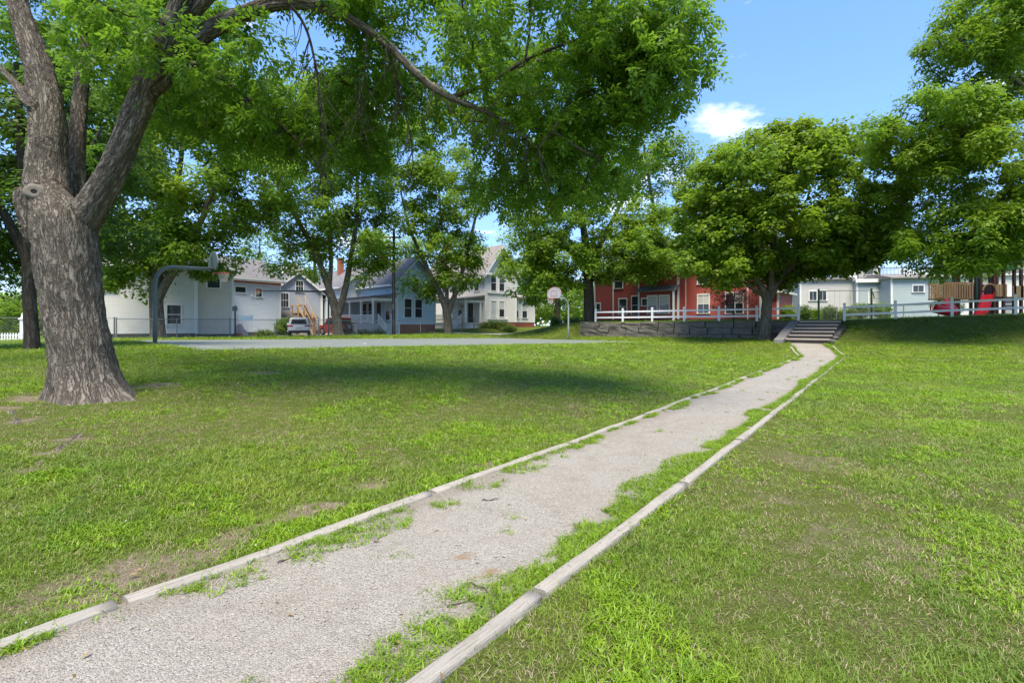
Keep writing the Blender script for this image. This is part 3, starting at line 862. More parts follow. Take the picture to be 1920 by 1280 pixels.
h.window('f', 1.0, 5.5, 1.3, .78, 1.6, 0); h.window('f', 1.0, 6.9, 1.3, .78, 1.6, 0)
h.part('porch_floor', MB().box(-2.5, -.001, .3, 6.2, .58, .70), M_porchgrey)
h.part('porch_skirt', MB().box(-2.45, -.05, .35, 6.1, -1, .58), M_porchgrey)
h.part('porch_roof', MB().prism([(-2.8, .0, 3.05), (.0, .0, 3.5), (.0, .0, 3.62), (-2.8, .0, 3.2)], (0, 6.4, 0)), M_roof_tan)
h.part('porch_beam', MB().box(-2.5, -2.3, .25, 6.2, 2.8, 3.03).box(-2.299, -.01, .25, .45, 2.8, 3.03), M_white)
for (x, y) in ((-2.4, .36), (-2.4, 3.2), (-2.4, 6.0), (-.4, .36)):
    h.part('porch_post', MB().box(x - .09, x + .09, y - .09, y + .09, .7, 2.8), M_white)
h.rail([(-2.4, 3.3, .7), (-2.4, 5.9, .7)], .7, .8)
h.steps(-2.45, 1.7, 1.5, -.1, .65, 4, .28, (-1, 0))
h.rail([(-2.5, .9, .65), (-3.6, .9, -.15)], 0, .85, 'stair_railing'); h.rail([(-2.5, 2.5, .65), (-3.6, 2.5, -.15)], 0, .85, 'stair_railing')
h.door('l', 0, 2.4, .75, .9, 2.05, M_found)

# --- red house on the terrace
o2 = fpt(-4.3, 7.0); rzf = math.atan2(FD[1], FD[0])
h = House('barn red house with white window trim behind the white fence', (o2[0], o2[1], 1.80), rzf)
h.block(0, 15.0, 0, 7.5, 0, 4.9, M_red, M_found, .25)
h.gable(0, 15.0, 0, 7.5, 4.9, 6.9, 'x', M_red, M_roof)
xs = lambda px: float(((px - 960) / F * o2[1] - o2[0]) / (FD[0] - (px - 960) / F * FD[1]))   # along the front
h.part('corner_trim', MB().box(xs(1150) - .06, xs(1150) + .06, -.05, -.002, .2, 4.85), M_white)
a0, a1 = xs(1212), xs(1286)
h.block(a0, a1, -1.6, -.002, 0, 5.6, M_red, M_found, .25)
h.gable(a0, a1, -1.6, 3.6, 5.6, 7.2, 'y', M_red, M_roof, .25)
h.window('f', -1.6, (xs(1250) + .1), 4.05, .85, .95, 0)
h.part('porch_roof', MB().prism([(a0 + .2, -2.5, 2.55), (a0 + .2, -1.6, 3.0), (a0 + .2, -1.6, 3.1), (a0 + .2, -2.5, 2.65)], (a1 - a0 - .1, 0, 0)), M_roof)
h.part('porch_post', MB().box(a1 - .18, a1 - .04, -2.42, -2.28, -.6, 2.55), M_white)
h.window('f', -1.6, xs(1245) - .35, .75, .8, 1.45, 0); h.window('f', -1.6, xs(1262) - .1, .75, .8, 1.45, 0); h.window('f', -1.6, xs(1224), 1.45, .5, .55, 0, False)
h.window('f', 0, xs(1168), .75, .75, 1.4, 0); h.window('f', 0, xs(1192), .75, .75, 1.6, 0); h.window('f', 0, xs(1122), 1.2, .4, .6, 0, False)
h.window('f', 0, xs(1319), .75, .9, 1.5, 1)
h.window('f', 0, xs(1319), 3.2, .9, 1.3, 1); h.window('f', 0, xs(1160), 3.2, .8, 1.3, 0)
for px in (1368, 1386):
    h.window('f', 0, xs(px), .7, .55, 1.6, 0)
h.part('corner_trim', MB().box(xs(1402) - .05, xs(1402) + .05, -.05, -.002, .2, 4.85), M_white)
h.block(15.02, 15.9, 1.5, 6.5, 0, 2.3, M_red, M_found, .2)
h.part('porch_roof', MB().box(15.04, 16.2, 1.1, 6.9, 2.302, 2.46), M_white)

# --- tan-grey house with the upper deck
o = at(1500, 600, 50)
h = House('warm grey house with a timber upper deck on the terrace', (o[0], o[1], 1.6), math.radians(-12))
h.block(0, 4.6, 0, 7, 0, 4.3, M_grey, M_found, .2)
h.part('roof', MB().box(-.2, 4.75, -.25, 7.2, 4.302, 4.46), M_roof_tan)
h.window('f', 0, 1.15, 2.35, .62, .85, 1, False); h.window('f', 0, 2.0, 2.35, .62, .85, 1, False)
h.block(4.62, 8.4, -.8, 6.0, 0, 4.05, M_sage, M_found, .2)
h.part('deck', MB().box(4.5, 8.6, -1.0, 6.1, 4.052, 4.22), M_porchgrey)
h.part('cornice', MB().box(4.45, 8.62, -1.06, -1.001, 3.92, 4.25), M_white)
h.window('f', -.8, 6.1, 2.0, .9, 1.1, 0, blind=True)
h.rail([(4.7, -.9, 4.22), (6.5, -.9, 4.22), (8.4, -.9, 4.22)], 0, 1.0, mat=M_roof_dark)
h.block(4.9, 8.0, 2.5, 6.0, 4.2, 7.2, M_grey, None, 0)
h.part('upper_roof', MB().box(4.6, 8.3, 2.1, 6.3, 7.202, 7.4), M_roof)
h.door('f', 2.5, 5.7, 4.23, .8, 2.0); h.window('f', 2.5, 7.0, 5.0, .7, 1.1, 0)
h.block(8.42, 11.6, .8, 6, 0, 3.4, M_grey, M_found, .2)
h.part('side_roof', MB().box(8.43, 11.8, .5, 6.2, 3.402, 3.55), M_white)

o = at(1440, 600, 56)
h = House('cream cottage with a small porch roof glimpsed behind the maple trunk', (o[0], o[1], 1.7), math.radians(-20))
h.block(0, 4.3, 0, 5, 0, 3.6, M_beige, M_found, .2)
h.gable(0, 4.3, 0, 5, 3.6, 5.0, 'x', M_beige, M_roof_tan)
h.part('porch_roof', MB().box(.8, 3.0, -1.4, -.31, 2.3, 2.45), M_white)
for x in (.95, 2.85): h.part('porch_post', MB().box(x - .07, x + .07, -1.3, -1.16, -.6, 2.3), M_white)
h.window('f', 0, 1.0, 1.0, .7, 1.2, 0); h.door('f', 0, 2.2, 0)

# --- grey garage
o = at(1671, 600, 46)
h = House('low sage grey clapboard garage with one small window', (o[0], o[1], 1.75), math.radians(-8), 'garage', 'garage')
h.block(0, 4.7, 0, 5.5, 0, 3.95, M_sage, M_found, .12)
h.part('roof', MB().prism([(-.2, -.3, 3.95), (-.2, 5.8, 3.95), (-.2, 5.8, 4.05), (-.2, 2.75, 4.6), (-.2, -.3, 4.08)], (5.1, 0, 0)), M_roof_tan)
h.window('f', 0, 2.2, 2.75, .85, .55, 1, False)
h.part('corner_trim', MB().box(-.05, .10, -.05, -.031, .13, 3.93), M_white)

o = at(1880, 600, 58)
h = House('pale house with a tall gable behind the play structure', (o[0], o[1], 2.0), math.radians(-15))
h.block(-4, 5, 0, 7, 0, 5.5, M_beige, M_found, .2)
h.gable(-4, 5, 0, 7, 5.5, 8.3, 'x', M_beige, M_roof)
h.window('f', 0, -2.0, 1.2, .8, 1.4, 0); h.window('f', 0, .5, 1.2, .8, 1.4, 0); h.window('f', 0, 3, 1.2, .8, 1.4, 0)

# ------------------------------------------------------------------ grass
k = NT('grass blade')
p = k.pos()
rnd = k.n('ShaderNodeObjectInfo').outputs['Random']
n1 = k.noise(p, 0.55, 5, 0.6); n2 = k.noise(p, 3.2, 4, 0.6)
c = k.mix(k.ramp(n1, [(0.32, 0.0), (0.68, 1.0)]), (0.078, 0.185, 0.007), (0.24, 0.345, 0.008))
c = k.mix(k.ramp(n2, [(0.35, 0.5), (0.62, 0.0)]), c, (0.062, 0.155, 0.016))
c = k.mix(k.ramp(rnd, [(0.0, 0.0), (0.8, 0.15), (0.93, 0.2), (0.96, 0.85)]), c, (0.34, 0.29, 0.13))
c = k.mix(k.ramp(k.math('FRACT', k.math('MULTIPLY', rnd, 17.0)), [(0.0, 0.35), (0.5, 0.0), (1.0, 0.0)]), c, (0.23, 0.36, 0.045))
hgt = k.attr('tip')
c = k.mix(k.math('MULTIPLY', hgt, 0.22), c, (0.29, 0.38, 0.05))
d = k.pbr(c, 0.5, spec=0.3)
tr = k.n('ShaderNodeBsdfTranslucent', {'Color': k.mix(0.4, c, (0.34, 0.45, 0.05))}).outputs[0]
M_grass = k.done(k.n('ShaderNodeMixShader', {0: 0.30, 1: d, 2: tr}).outputs[0])
k = NT('straw blade')
rnd = k.n('ShaderNodeObjectInfo').outputs['Random']
M_straw = k.done(k.pbr(k.mix(rnd, (0.24, 0.19, 0.10), (0.46, 0.39, 0.24)), 0.8, spec=0.1))

k = NT('crab grass blade')
rnd = k.n('ShaderNodeObjectInfo').outputs['Random']
c = k.mix(rnd, (0.14, 0.265, 0.010), (0.27, 0.40, 0.016))
M_crab = k.done(k.n('ShaderNodeMixShader', {0: 0.3, 1: k.pbr(c, 0.45, spec=0.35), 2: k.n('ShaderNodeBsdfTranslucent', {'Color': c}).outputs[0]}).outputs[0])

def tuft(name, nb, spread, hgt, wid, lean, seed, mat):
    r = np.random.default_rng(seed); V = []; Tr = []; tip = []
    for i in range(nb):
        a = r.uniform(0, 6.283); d = np.array((math.cos(a), math.sin(a), 0)); s = np.array((-d[1], d[0], 0))
        o = np.array((*r.normal(0, spread, 2), 0)); h = hgt * r.uniform(0.55, 1.15); w = wid * r.uniform(0.7, 1.3); ln = h * lean * r.uniform(0.3, 1.6)
        p0 = o - (0, 0, 0.01); p1 = o + d * ln * 0.35 + (0, 0, h * 0.62); p2 = o + d * ln + (0, 0, h * r.uniform(0.7, 1.0))
        n = len(V)
        V += [p0 - s * w / 2, p0 + s * w / 2, p1 - s * w * 0.42, p1 + s * w * 0.42, p2]; tip += [0, 0, .6, .6, 1]
        Tr += [(n, n + 1, n + 3), (n, n + 3, n + 2), (n + 2, n + 3, n + 4)]
    me = mesh_np(name, np.array(V), tris=np.array(Tr), attrs={'tip': np.array(tip)})
    me.materials.append(mat)
    return bpy.data.objects.new(name, me)

def scatter(name, label, cat, protos, P, rotz, scl, pick, tilt=None):
    """one object whose geometry nodes stand a small mesh on each of its points"""
    pc = bpy.data.collections.new(name + '_blades')
    for q in protos: pc.objects.link(q)
    rot = np.zeros((len(P), 3)); rot[:, 2] = rotz
    if tilt is not None: rot[:, :2] = tilt
    me = mesh_np(name, P, attrs={'rot': rot, 'scl': scl if np.ndim(scl) == 2 else np.repeat(np.asarray(scl)[:, None], 3, 1), 'pick': np.asarray(pick, float)})
    o = link(name, me)
    ng = bpy.data.node_groups.new(name, 'GeometryNodeTree')
    ng.interface.new_socket('Geometry', in_out='INPUT', socket_type='NodeSocketGeometry')
    ng.interface.new_socket('Geometry', in_out='OUTPUT', socket_type='NodeSocketGeometry')
    N = ng.nodes; Lk = ng.links
    gi = N.new('NodeGroupInput'); go = N.new('NodeGroupOutput')
    ci = N.new('GeometryNodeCollectionInfo'); ci.inputs['Collection'].default_value = pc
    ci.inputs['Separate Children'].default_value = True; ci.inputs['Reset Children'].default_value = True
    iop = N.new('GeometryNodeInstanceOnPoints'); iop.inputs['Pick Instance'].default_value = True
    def na(nm, ty):
        a = N.new('GeometryNodeInputNamedAttribute'); a.data_type = ty; a.inputs['Name'].default_value = nm; return a.outputs['Attribute']
    e2r = N.new('FunctionNodeEulerToRotation')
    Lk.new(na('rot', 'FLOAT_VECTOR'), e2r.inputs[0])
    f2i = N.new('FunctionNodeFloatToInt'); Lk.new(na('pick', 'FLOAT'), f2i.inputs[0])
    Lk.new(gi.outputs[0], iop.inputs['Points']); Lk.new(ci.outputs[0], iop.inputs['Instance'])
    Lk.new(f2i.outputs[0], iop.inputs['Instance Index']); Lk.new(e2r.outputs[0], iop.inputs['Rotation'])
    Lk.new(na('scl', 'FLOAT_VECTOR'), iop.inputs['Scale']); Lk.new(iop.outputs[0], go.inputs[0])
    md = o.modifiers.new('scatter', 'NODES'); md.node_group = ng
    return tag(o, label, cat, kind='stuff')

def lawn_points(y0, y1, dens, r):
    half = lambda y: y * 1.16 + 2.6
    area = (half(y0) + half(y1)) * (y1 - y0)
    n = int(area * dens)
    y = y0 + (y1 - y0) * r.random(n) ** 0.8
    x = (r.random(n) * 2 - 1) * half(y)
    ok = ~in_poly(x, y, PATH_POLY)
    ok &= np.minimum(dist_to(Lc, x, y), dist_to(Rc, x, y)) > 0.046
    t, e = te(x, y)
    sA = (x - CA[0]) * U[0] + (y - CA[1]) * U[1]; q = (x - CA[0]) * W[0] + (y - CA[1]) * W[1]
    ok &= ~((sA > -0.15) & (sA < CLEN + .55) & (np.abs(q) < CHW - 0.03))
    ok &= np.hypot(x - TREE[0], y - TREE[1]) > 0.55
    ok &= ~((t > 14.3) & (t < 17.1) & (e > -4.9) & (e < 0.2))
    ok &= ~((t < 14.9) & (t > -1) & (e > -0.95) & (e < -0.2))
    ww = (x - CF[0]) * W[0] + (y - CF[1]) * W[1]; uu = (x - CF[0]) * U[0] + (y - CF[1]) * U[1]
    ok &= ~((ww > 0.8) & (uu > 4.5) & (uu < 18))
    return x[ok], y[ok]
gp = [tuft('grass_tuft', 9, 0.030, 0.055, 0.0048, 1.0, 1, M_grass), tuft('grass_tuft', 10, 0.035, 0.045, 0.0042, 1.2, 2, M_grass),
      tuft('grass_tuft', 8, 0.028, 0.070, 0.0052, 0.9, 3, M_grass), tuft('grass_tuft', 11, 0.040, 0.040, 0.0060, 1.6, 4, M_grass),
      tuft('grass_tuft', 9, 0.020, 0.060, 0.0085, 1.7, 5, M_crab),           # crab grass
      tuft('grass_tuft', 9, 0.035, 0.035, 0.0038, 2.2, 6, M_straw)]           # dead thatch
P_all = []; S_all = []; K_all = []
r = np.random.default_rng(21)
for y0, y1, dens, sc in ((1.2, 4.0, 1350, 0.70), (4.0, 8.0, 700, 0.85), (8.0, 15.0, 270, 1.2), (15.0, 26.0, 85, 2.0), (26.0, 47.0, 28, 2.7)):
    x, y = lawn_points(y0, y1, dens, r)
    b = bare(x, y); dr = dry(x, y)
    u = r.random(len(x))
    keep = u > (b * 0.68 + dr * 0.45)
    straw_p = np.clip(0.05 + dr * 0.38 + b * 0.5, 0, 0.8)
    x, y, b, dr, straw_p = x[keep], y[keep], b[keep], dr[keep], straw_p[keep]
    crab = sstep(0.52, 0.62, fbm(x * 1.7 + 31, y * 1.7 + 5, 3)) * 0.75
    v = r.random(len(x))
    pk = r.integers(0, 4, len(x))
    pk = np.where(r.random(len(x)) < crab, 4, pk)
    pk = np.where(v < straw_p, 5, pk)
    long_ = 0.75 + 0.6 * fbm(x * 0.8, y * 0.8 + 50, 3)
    s = sc * long_ * r.uniform(0.7, 1.25, len(x)) * (1 - 0.35 * dr) * (1 - 0.3 * b)
    P_all.append(np.stack([x, y, gz(x, y)], 1)); S_all.append(s); K_all.append(pk)
# grass creeping over the path edges
def edge_grass(P, inward, n, wmax, dens_noise, sc, seed, extra=0.0):
    r = np.random.default_rng(seed)
    c, s = resample(P[:, :3], 0.05)
    T = nrm(np.gradient(c[:, :2], axis=0)); N = np.stack([T[:, 1], -T[:, 0]], 1) * inward
    i = r.integers(0, len(c), n)
    wn_ = sstep(0.30, 0.75, fbm(s * 0.9 + seed, s * 0 + seed, 4)) * wmax + extra
    wn_ = wn_ * np.clip(8.0 / np.hypot(c[:, 0], c[:, 1]), 0.30, 1.0)
    off = 0.06 + wn_[i] * r.random(n) ** 1.5
    q = c[i, :2] + N[i] * off[:, None] + r.normal(0, 0.012, (n, 2))
    cl = fbm(q[:, 0] * 4 + seed, q[:, 1] * 4, 3)
    ok = cl + r.normal(0, .05, n) > dens_noise
    q = q[ok]; dist = np.hypot(q[:, 0], q[:, 1])
    P_all.append(np.stack([q[:, 0], q[:, 1], gz(q[:, 0], q[:, 1]) + 0.004], 1))
    S_all.append(sc * r.uniform(0.6, 1.2, len(q)) * np.clip(dist / 10, 0.85, 1.7)); K_all.append(r.choice([0, 1, 2, 3, 4, 4, 4], len(q)))
edge_grass(PR, -1, 26000, 0.26, 0.36, 0.80, 4, 0.13)
edge_grass(PL, 1, 11000, 0.30, 0.50, 0.85, 9, 0.03)
# stray weeds out on the stones
n = 500; f = r.random(n); i = r.integers(0, 60, n)
wc = []
for _ in range(46):
    a = r.random(); m = r.random() ** 0.8
    ia = int(m * (len(Lr) - 1)); ib = int(m * (len(Rr) - 1)); c0 = Lr[ia, :2] * (1 - a) + Rr[ib, :2] * a
    kq = r.integers(2, 7); q = c0 + r.normal(0, 0.035, (kq, 2))
    q = q[in_poly(q[:, 0], q[:, 1], PATH_POLY)]
    if len(q):
        P_all.append(np.stack([q[:, 0], q[:, 1], gz(q[:, 0], q[:, 1]) + 0.004], 1)); S_all.append(r.uniform(0.35, 0.75, len(q)) * max(1, c0[1] / 9)); K_all.append(r.choice([0, 1, 4, 3], len(q)))
P_all = np.vstack(P_all); S_all = np.concatenate(S_all); K_all = np.concatenate(K_all)
scatter('lawn_grass', 'mown green lawn grass on both sides of the gravel path', 'grass', gp, P_all, r.uniform(0, 6.28, len(P_all)), np.stack([S_all, S_all, np.minimum(S_all, 0.55 + 0.30 * S_all) * 0.74], 1), K_all,
        r.normal(0, 0.18, (len(P_all), 2)))

# loose stones on the path
M_pebble = simple_mat('pebble grey', (0.33, 0.30, 0.26), 0.9, 0.5, 90.0)
def pebble(seed):
    r = np.random.default_rng(seed); bm = bmesh.new(); bmesh.ops.create_icosphere(bm, subdivisions=1, radius=0.5)
    for v in bm.verts: v.co = Vector((v.co.x * 1.2, v.co.y * 0.9, v.co.z * 0.6)) * r.uniform(0.75, 1.2)
    me = bpy.data.meshes.new('pebble'); bm.to_mesh(me); bm.free(); me.materials.append(M_pebble)
    return bpy.data.objects.new('pebble', me)
n = 16000
a = r.random(n); m = r.random(n) ** 1.7
ia = (m * (len(Lr) - 1)).astype(int); ib = (m * (len(Rr) - 1)).astype(int)
q = Lr[ia, :2] * (1 - a)[:, None] + Rr[ib, :2] * a[:, None]
scatter('path_gravel', 'loose pale stones scattered over the path', 'gravel', [pebble(1), pebble(2), pebble(3)],
        np.stack([q[:, 0], q[:, 1], gz(q[:, 0], q[:, 1]) + 0.006], 1), r.uniform(0, 6.28, n), r.uniform(0.006, 0.016, n) * np.where(r.random(n) < .04, 1.6, 1), r.integers(0, 3, n))
# clover heads
M_clover = simple_mat('clover flower', (0.45, 0.44, 0.36), 0.8, 0.1)
def clover():
    bm = bmesh.new(); bmesh.ops.create_icosphere(bm, subdivisions=1, radius=0.5)
    me = bpy.data.meshes.new('clover'); bm.to_mesh(me); bm.free(); me.materials.append(M_clover); return bpy.data.objects.new('clover', me)
x, y = lawn_points(2.0, 16.0, 0.8, r)
scatter('clover_flowers', 'tiny white clover heads dotted through the lawn', 'flowers', [clover()], np.stack([x, y, gz(x, y) + 0.045], 1),
        r.uniform(0, 6, len(x)), r.uniform(0.008, 0.015, len(x)) * np.clip(y / 7, 1, 1.4), np.zeros(len(x)))

# fallen leaves
k = NT('fallen leaf')
M_litter = k.done(k.pbr(k.mix(k.n('ShaderNodeObjectInfo').outputs['Random'], (0.10, 0.06, 0.03), (0.33, 0.24, 0.10)), 0.7, spec=0.2))
def litter(seed):
    r_ = np.random.default_rng(seed); a_ = .5 * r_.uniform(.7, 1.2)
    me_ = mesh_np('fallen_leaf', np.array([(0, 0, 0), (.2, .45, .10), (.95, .1 * a_, .02), (.45, -.35, .12)]) * (1, a_, 1), quads=np.array([(0, 3, 2, 1)])); me_.materials.append(M_litter)
    return bpy.data.objects.new('fallen_leaf', me_)
x1_, y1_ = lawn_points(2.0, 14.0, 3.0, r)
a = r.random(160); m = r.random(160) ** 1.5
q = Lr[(m * (len(Lr) - 1)).astype(int), :2] * (1 - a)[:, None] + Rr[(m * (len(Rr) - 1)).astype(int), :2] * a[:, None]
x = np.r_[x1_, q[:, 0]]; y = np.r_[y1_, q[:, 1]]; zo = np.r_[np.full(len(x1_), .028), np.full(len(q), .010)]
scatter('leaf_litter', 'small dry leaves scattered over lawn and path', 'leaves', [litter(1), litter(2), litter(3)], np.stack([x, y, gz(x, y) + zo], 1), r.uniform(0, 6.28, len(x)),
        r.uniform(.022, .055, len(x)), r.integers(0, 3, len(x)), r.normal(0, .25, (len(x), 2)))

# ------------------------------------------------------------------ trees
M_bark_ash = bark_mat('furrowed ash bark', (0.040, 0.032, 0.025), (0.155, 0.128, 0.102), (0.31, 0.265, 0.215), 15.0, 0.045, 0.15)
M_bark = bark_mat('grey brown bark', (0.045, 0.036, 0.027), (0.14, 0.115, 0.085), (0.26, 0.225, 0.18), 8.0, 0.03, 0.35)
M_bark_dark = bark_mat('dark bark', (0.022, 0.018, 0.014), (0.065, 0.054, 0.042), (0.12, 0.10, 0.08), 8.0, 0.03, 0.3)
M_leaf_ash = leaf_mat('ash leaf', (0.060, 0.145, 0.011), (0.155, 0.268, 0.020), (0.12, 0.225, 0.014), 0.5, 0.55)
M_leaf_mid = leaf_mat('mid green leaf', (0.072, 0.155, 0.012), (0.180, 0.285, 0.022), (0.20, 0.27, 0.018), 0.25, 0.52)
M_leaf_maple = leaf_mat('maple leaf', (0.072, 0.150, 0.011), (0.175, 0.275, 0.019), (0.21, 0.265, 0.015), 0.22, 0.50)
M_leaf_gold = leaf_mat('yellow green leaf', (0.070, 0.155, 0.010), (0.175, 0.285, 0.018), (0.22, 0.28, 0.016), 0.25, 0.48)
M_leaf_dark = leaf_mat('dark leaf', (0.036, 0.088, 0.010), (0.095, 0.17, 0.018), (0.075, 0.14, 0.012), 0.3, 0.42)
M_leaf_purple = leaf_mat('purple leaf', (0.035, 0.010, 0.012), (0.10, 0.028, 0.03), (0.13, 0.04, 0.03), 0.6, 0.3)
M_leaf_shrub = leaf_mat('shrub leaf', (0.05, 0.11, 0.015), (0.15, 0.24, 0.035), (0.20, 0.26, 0.03), 0.6, 0.3)

def ell(px, py, rx, ry, Y, dy, n):
    """ellipsoid of foliage: centre and half size measured at distance Y, half depth dy"""
    c = at(px, py, Y); s = Y / F
    return (c, np.array((rx * s, dy, ry * s)), n)

def sample_clumps(ells, r, shell=0.35, gap=0.0):
    out = []
    for c, rad, n in ells:
        d = nrm(r.normal(size=(n, 3))); rr = r.random(n) ** shell
        out.append(c + d * rr[:, None] * rad)
    return np.vstack(out)

def limb(pts):
    """smooth a stem given as (x, y, z, radius)"""
    return smooth_poly(np.asarray(pts, float), 2)

def grow(stems, clumps, r, rtip=0.012, up=0.25, zmin=-1e9):
    """hang the clumps on branches that leave the nearest wood; returns (points, radii) per branch"""
    pos = []; par = []; load = []; rad = []
    for s in stems:
        c, _ = resample(s, 0.35)
        for p in c:
            if p[2] > zmin:
                pos.append(p[:3]); par.append(-1); load.append(0.0); rad.append(p[3])
    nst = len(pos)
    P0 = np.array(pos)
    dist = np.array([np.min(np.linalg.norm(P0 - c, axis=1)) for c in clumps])
    A = np.empty((nst + len(clumps) * 14 + 10, 3)); A[:nst] = P0; n = nst
    chains = []
    for ci in np.argsort(dist):
        c = clumps[ci]
        d = np.linalg.norm(A[:n] - c, axis=1)
        cost = d * (1 + 0.6 * np.clip((A[:n, 2] - c[2]) / np.maximum(d, .1), 0, 1))
        b = int(np.argmin(cost)); p0 = A[b]; L = d[b]
        m = int(np.clip(L / 0.45, 2, 13))
        tt = np.linspace(0, 1, m + 1)[1:, None]
        h = c - p0
        ctrl = p0 + h * 0.5 + np.array((0, 0, up * L)) + r.normal(0, 0.10 * L, 3)
        q = (1 - tt) ** 2 * p0 + 2 * tt * (1 - tt) * ctrl + tt ** 2 * c
        q = q + r.normal(0, 0.03 * L / m + 0.012, q.shape) * (1 - tt)
        ids = list(range(n, n + m)); A[n:n + m] = q; n += m
        par += [b] + ids[:-1]; load += [0.0] * m; rad += [0.0] * m
        load[ids[-1]] += 1.0
        chains.append((b, ids))
    load = np.array(load)
    for i in range(n - 1, nst - 1, -1):
        load[par[i]] += load[i]
    res = []
    for b, ids in chains:
        i = [b] + ids
        rr = rtip * np.maximum(load[i], 1) ** 0.45
        cap = rad[b] * 0.75 if b < nst else 1e9
        rr[0] = min(rr[1] * 1.15, cap); rr = np.minimum(rr, cap)
        res.append((A[i], rr))
    return res

def wood_mesh(name, chains, sides=(9, 6, 4), rmin=0.0):
    Vs = []; Qs = []; Bs = []; n0 = 0
    for pts, rr in chains:
        if rr.max() < rmin: continue
        n = sides[0] if rr.max() > 0.12 else sides[1] if rr.max() > 0.035 else sides[2]
        V, Qd = tube_np(pts, rr, n)
        L = np.r_[0, np.cumsum(np.linalg.norm(np.diff(pts, axis=0), axis=1))]
        th = np.arange(n) / n * 2 * math.pi
        R0 = np.maximum(rr, 0.02)
        B = np.stack([np.cos(th)[None] * R0[:, None] + pts[0][0], np.sin(th)[None] * R0[:, None] + pts[0][1], np.repeat(L[:, None], n, 1)], -1)
        Vs.append(V); Qs.append(Qd + n0); Bs.append(B.reshape(-1, 3)); n0 += len(V)
    return mesh_np(name, np.vstack(Vs), quads=np.vstack(Qs), attrs={'bark': np.vstack(Bs)}, smooth=True)

def leaf_quads(pos, dirn, nor, length, width, tint, fold=0.15):
    side = nrm(np.cross(dirn, nor)); nor = np.cross(side, dirn)
    l = length[:, None]; w = width[:, None]
    mid = pos + dirn * l * 0.45 - nor * l * 0.04
    V = np.stack([pos, mid + side * w * 0.5 + nor * w * fold, pos + dirn * l - nor * l * 0.12, mid - side * w * 0.5 + nor * w * fold], 1)
    n = len(pos)
    Qd = np.arange(n * 4).reshape(n, 4)
    return V.reshape(-1, 3), Qd, np.repeat(tint, 4)

def leaves_simple(name, clumps, crad, per, size, r, flat=0.62, aspect=0.62, mat=None, parent=None, droop=0.2):
    n = len(clumps); N = n * per
    cs = np.repeat(clumps, per, 0); cr = np.repeat(crad * r.uniform(0.65, 1.3, n), per)
    d = nrm(r.normal(size=(N, 3))); rr = r.random(N) ** 0.42 * np.where(r.random(N) < 0.16, r.uniform(1.0, 1.75, N), 1.0)
    off = d * (rr * cr)[:, None] * np.array((1, 1, flat))
    pos = cs + off
    out = nrm(off + np.array((0, 0, 0.35)) * cr[:, None])
    nor = nrm(out * 0.75 + np.array((0, 0, 0.75)) + r.normal(0, 0.42, (N, 3)))
    dr = r.normal(size=(N, 3)) + out * 0.8 - np.array((0, 0, droop))
    dr = nrm(dr - nor * np.sum(dr * nor, 1, keepdims=True))
    s = size * r.uniform(0.5, 1.35, N)
    ct = np.repeat(r.normal(0, 0.16, n), per)
    tint = np.clip(0.45 + ct + r.normal(0, 0.17, N), 0, 1)
    V, Qd, t = leaf_quads(pos, dr, nor, s, s * aspect * r.uniform(.8, 1.2, N), tint)
    return link(name, mesh_np(name, V, quads=Qd, attrs={'tint': t}), mat, parent)

def leaves_compound(name, clumps, crad, sprays, r, mat, parent, nleaf=4, npair=3, ll=0.10, lw=0.044):
    """sprays of pinnate leaves hanging from the twig ends"""
    n = len(clumps); S = n * sprays
    cs = np.repeat(clumps, sprays, 0)
    d = nrm(r.normal(size=(S, 3))); off = d * (r.random(S) ** 0.45 * crad)[:, None] * np.array((1, 1, 0.7))
    sp = cs + off
    sd = nrm(off * 1.2 + r.normal(0, 0.35, (S, 3)) - np.array((0, 0, 0.25)))
    P = np.repeat(sp, nleaf, 0); D = nrm(np.repeat(sd, nleaf, 0) * 0.75 + r.normal(0, 0.55, (S * nleaf, 3)) - np.array((0, 0, 0.12)))
    upv = nrm(np.array((0, 0, 1.0)) + r.normal(0, 0.38, (S * nleaf, 3)))
    sid = nrm(np.cross(D, upv)); nor = np.cross(sid, D)
    ct = np.repeat(r.normal(0, 0.15, n), sprays * nleaf)
    Vs = []; Ds = []; Ns = []; Ls = []; Ts = []
    M = len(P); rach = r.uniform(0.16, 0.27, M)
    tb = np.clip(0.45 + ct + r.normal(0, 0.13, M), 0, 1)
    lfs = [(1.0, 0)] + [((i + 0.6) / (npair + 0.3), sg) for i in range(npair) for sg in (-1, 1)]
    for f, sg in lfs:
        p = P + D * (rach * f)[:, None] - np.array((0, 0, 1.0)) * (rach * f * f * 0.22)[:, None]
        dd = nrm(D * (1.0 if sg == 0 else 0.62) + sid * sg * 0.9 - np.array((0, 0, 0.22)) + r.normal(0, 0.14, (M, 3)))
        Vs.append(p); Ds.append(dd); Ns.append(nrm(nor + r.normal(0, 0.22, (M, 3)))); Ls.append(ll * r.uniform(0.75, 1.25, M)); Ts.append(np.clip(tb + r.normal(0, .07, M), 0, 1))
    Vv, Qd, t = leaf_quads(np.vstack(Vs), np.vstack(Ds), np.vstack(Ns), np.concatenate(Ls), np.concatenate(Ls) * lw / ll, np.concatenate(Ts))
    return link(name, mesh_np(name, Vv, quads=Qd, attrs={'tint': t}), mat, parent)

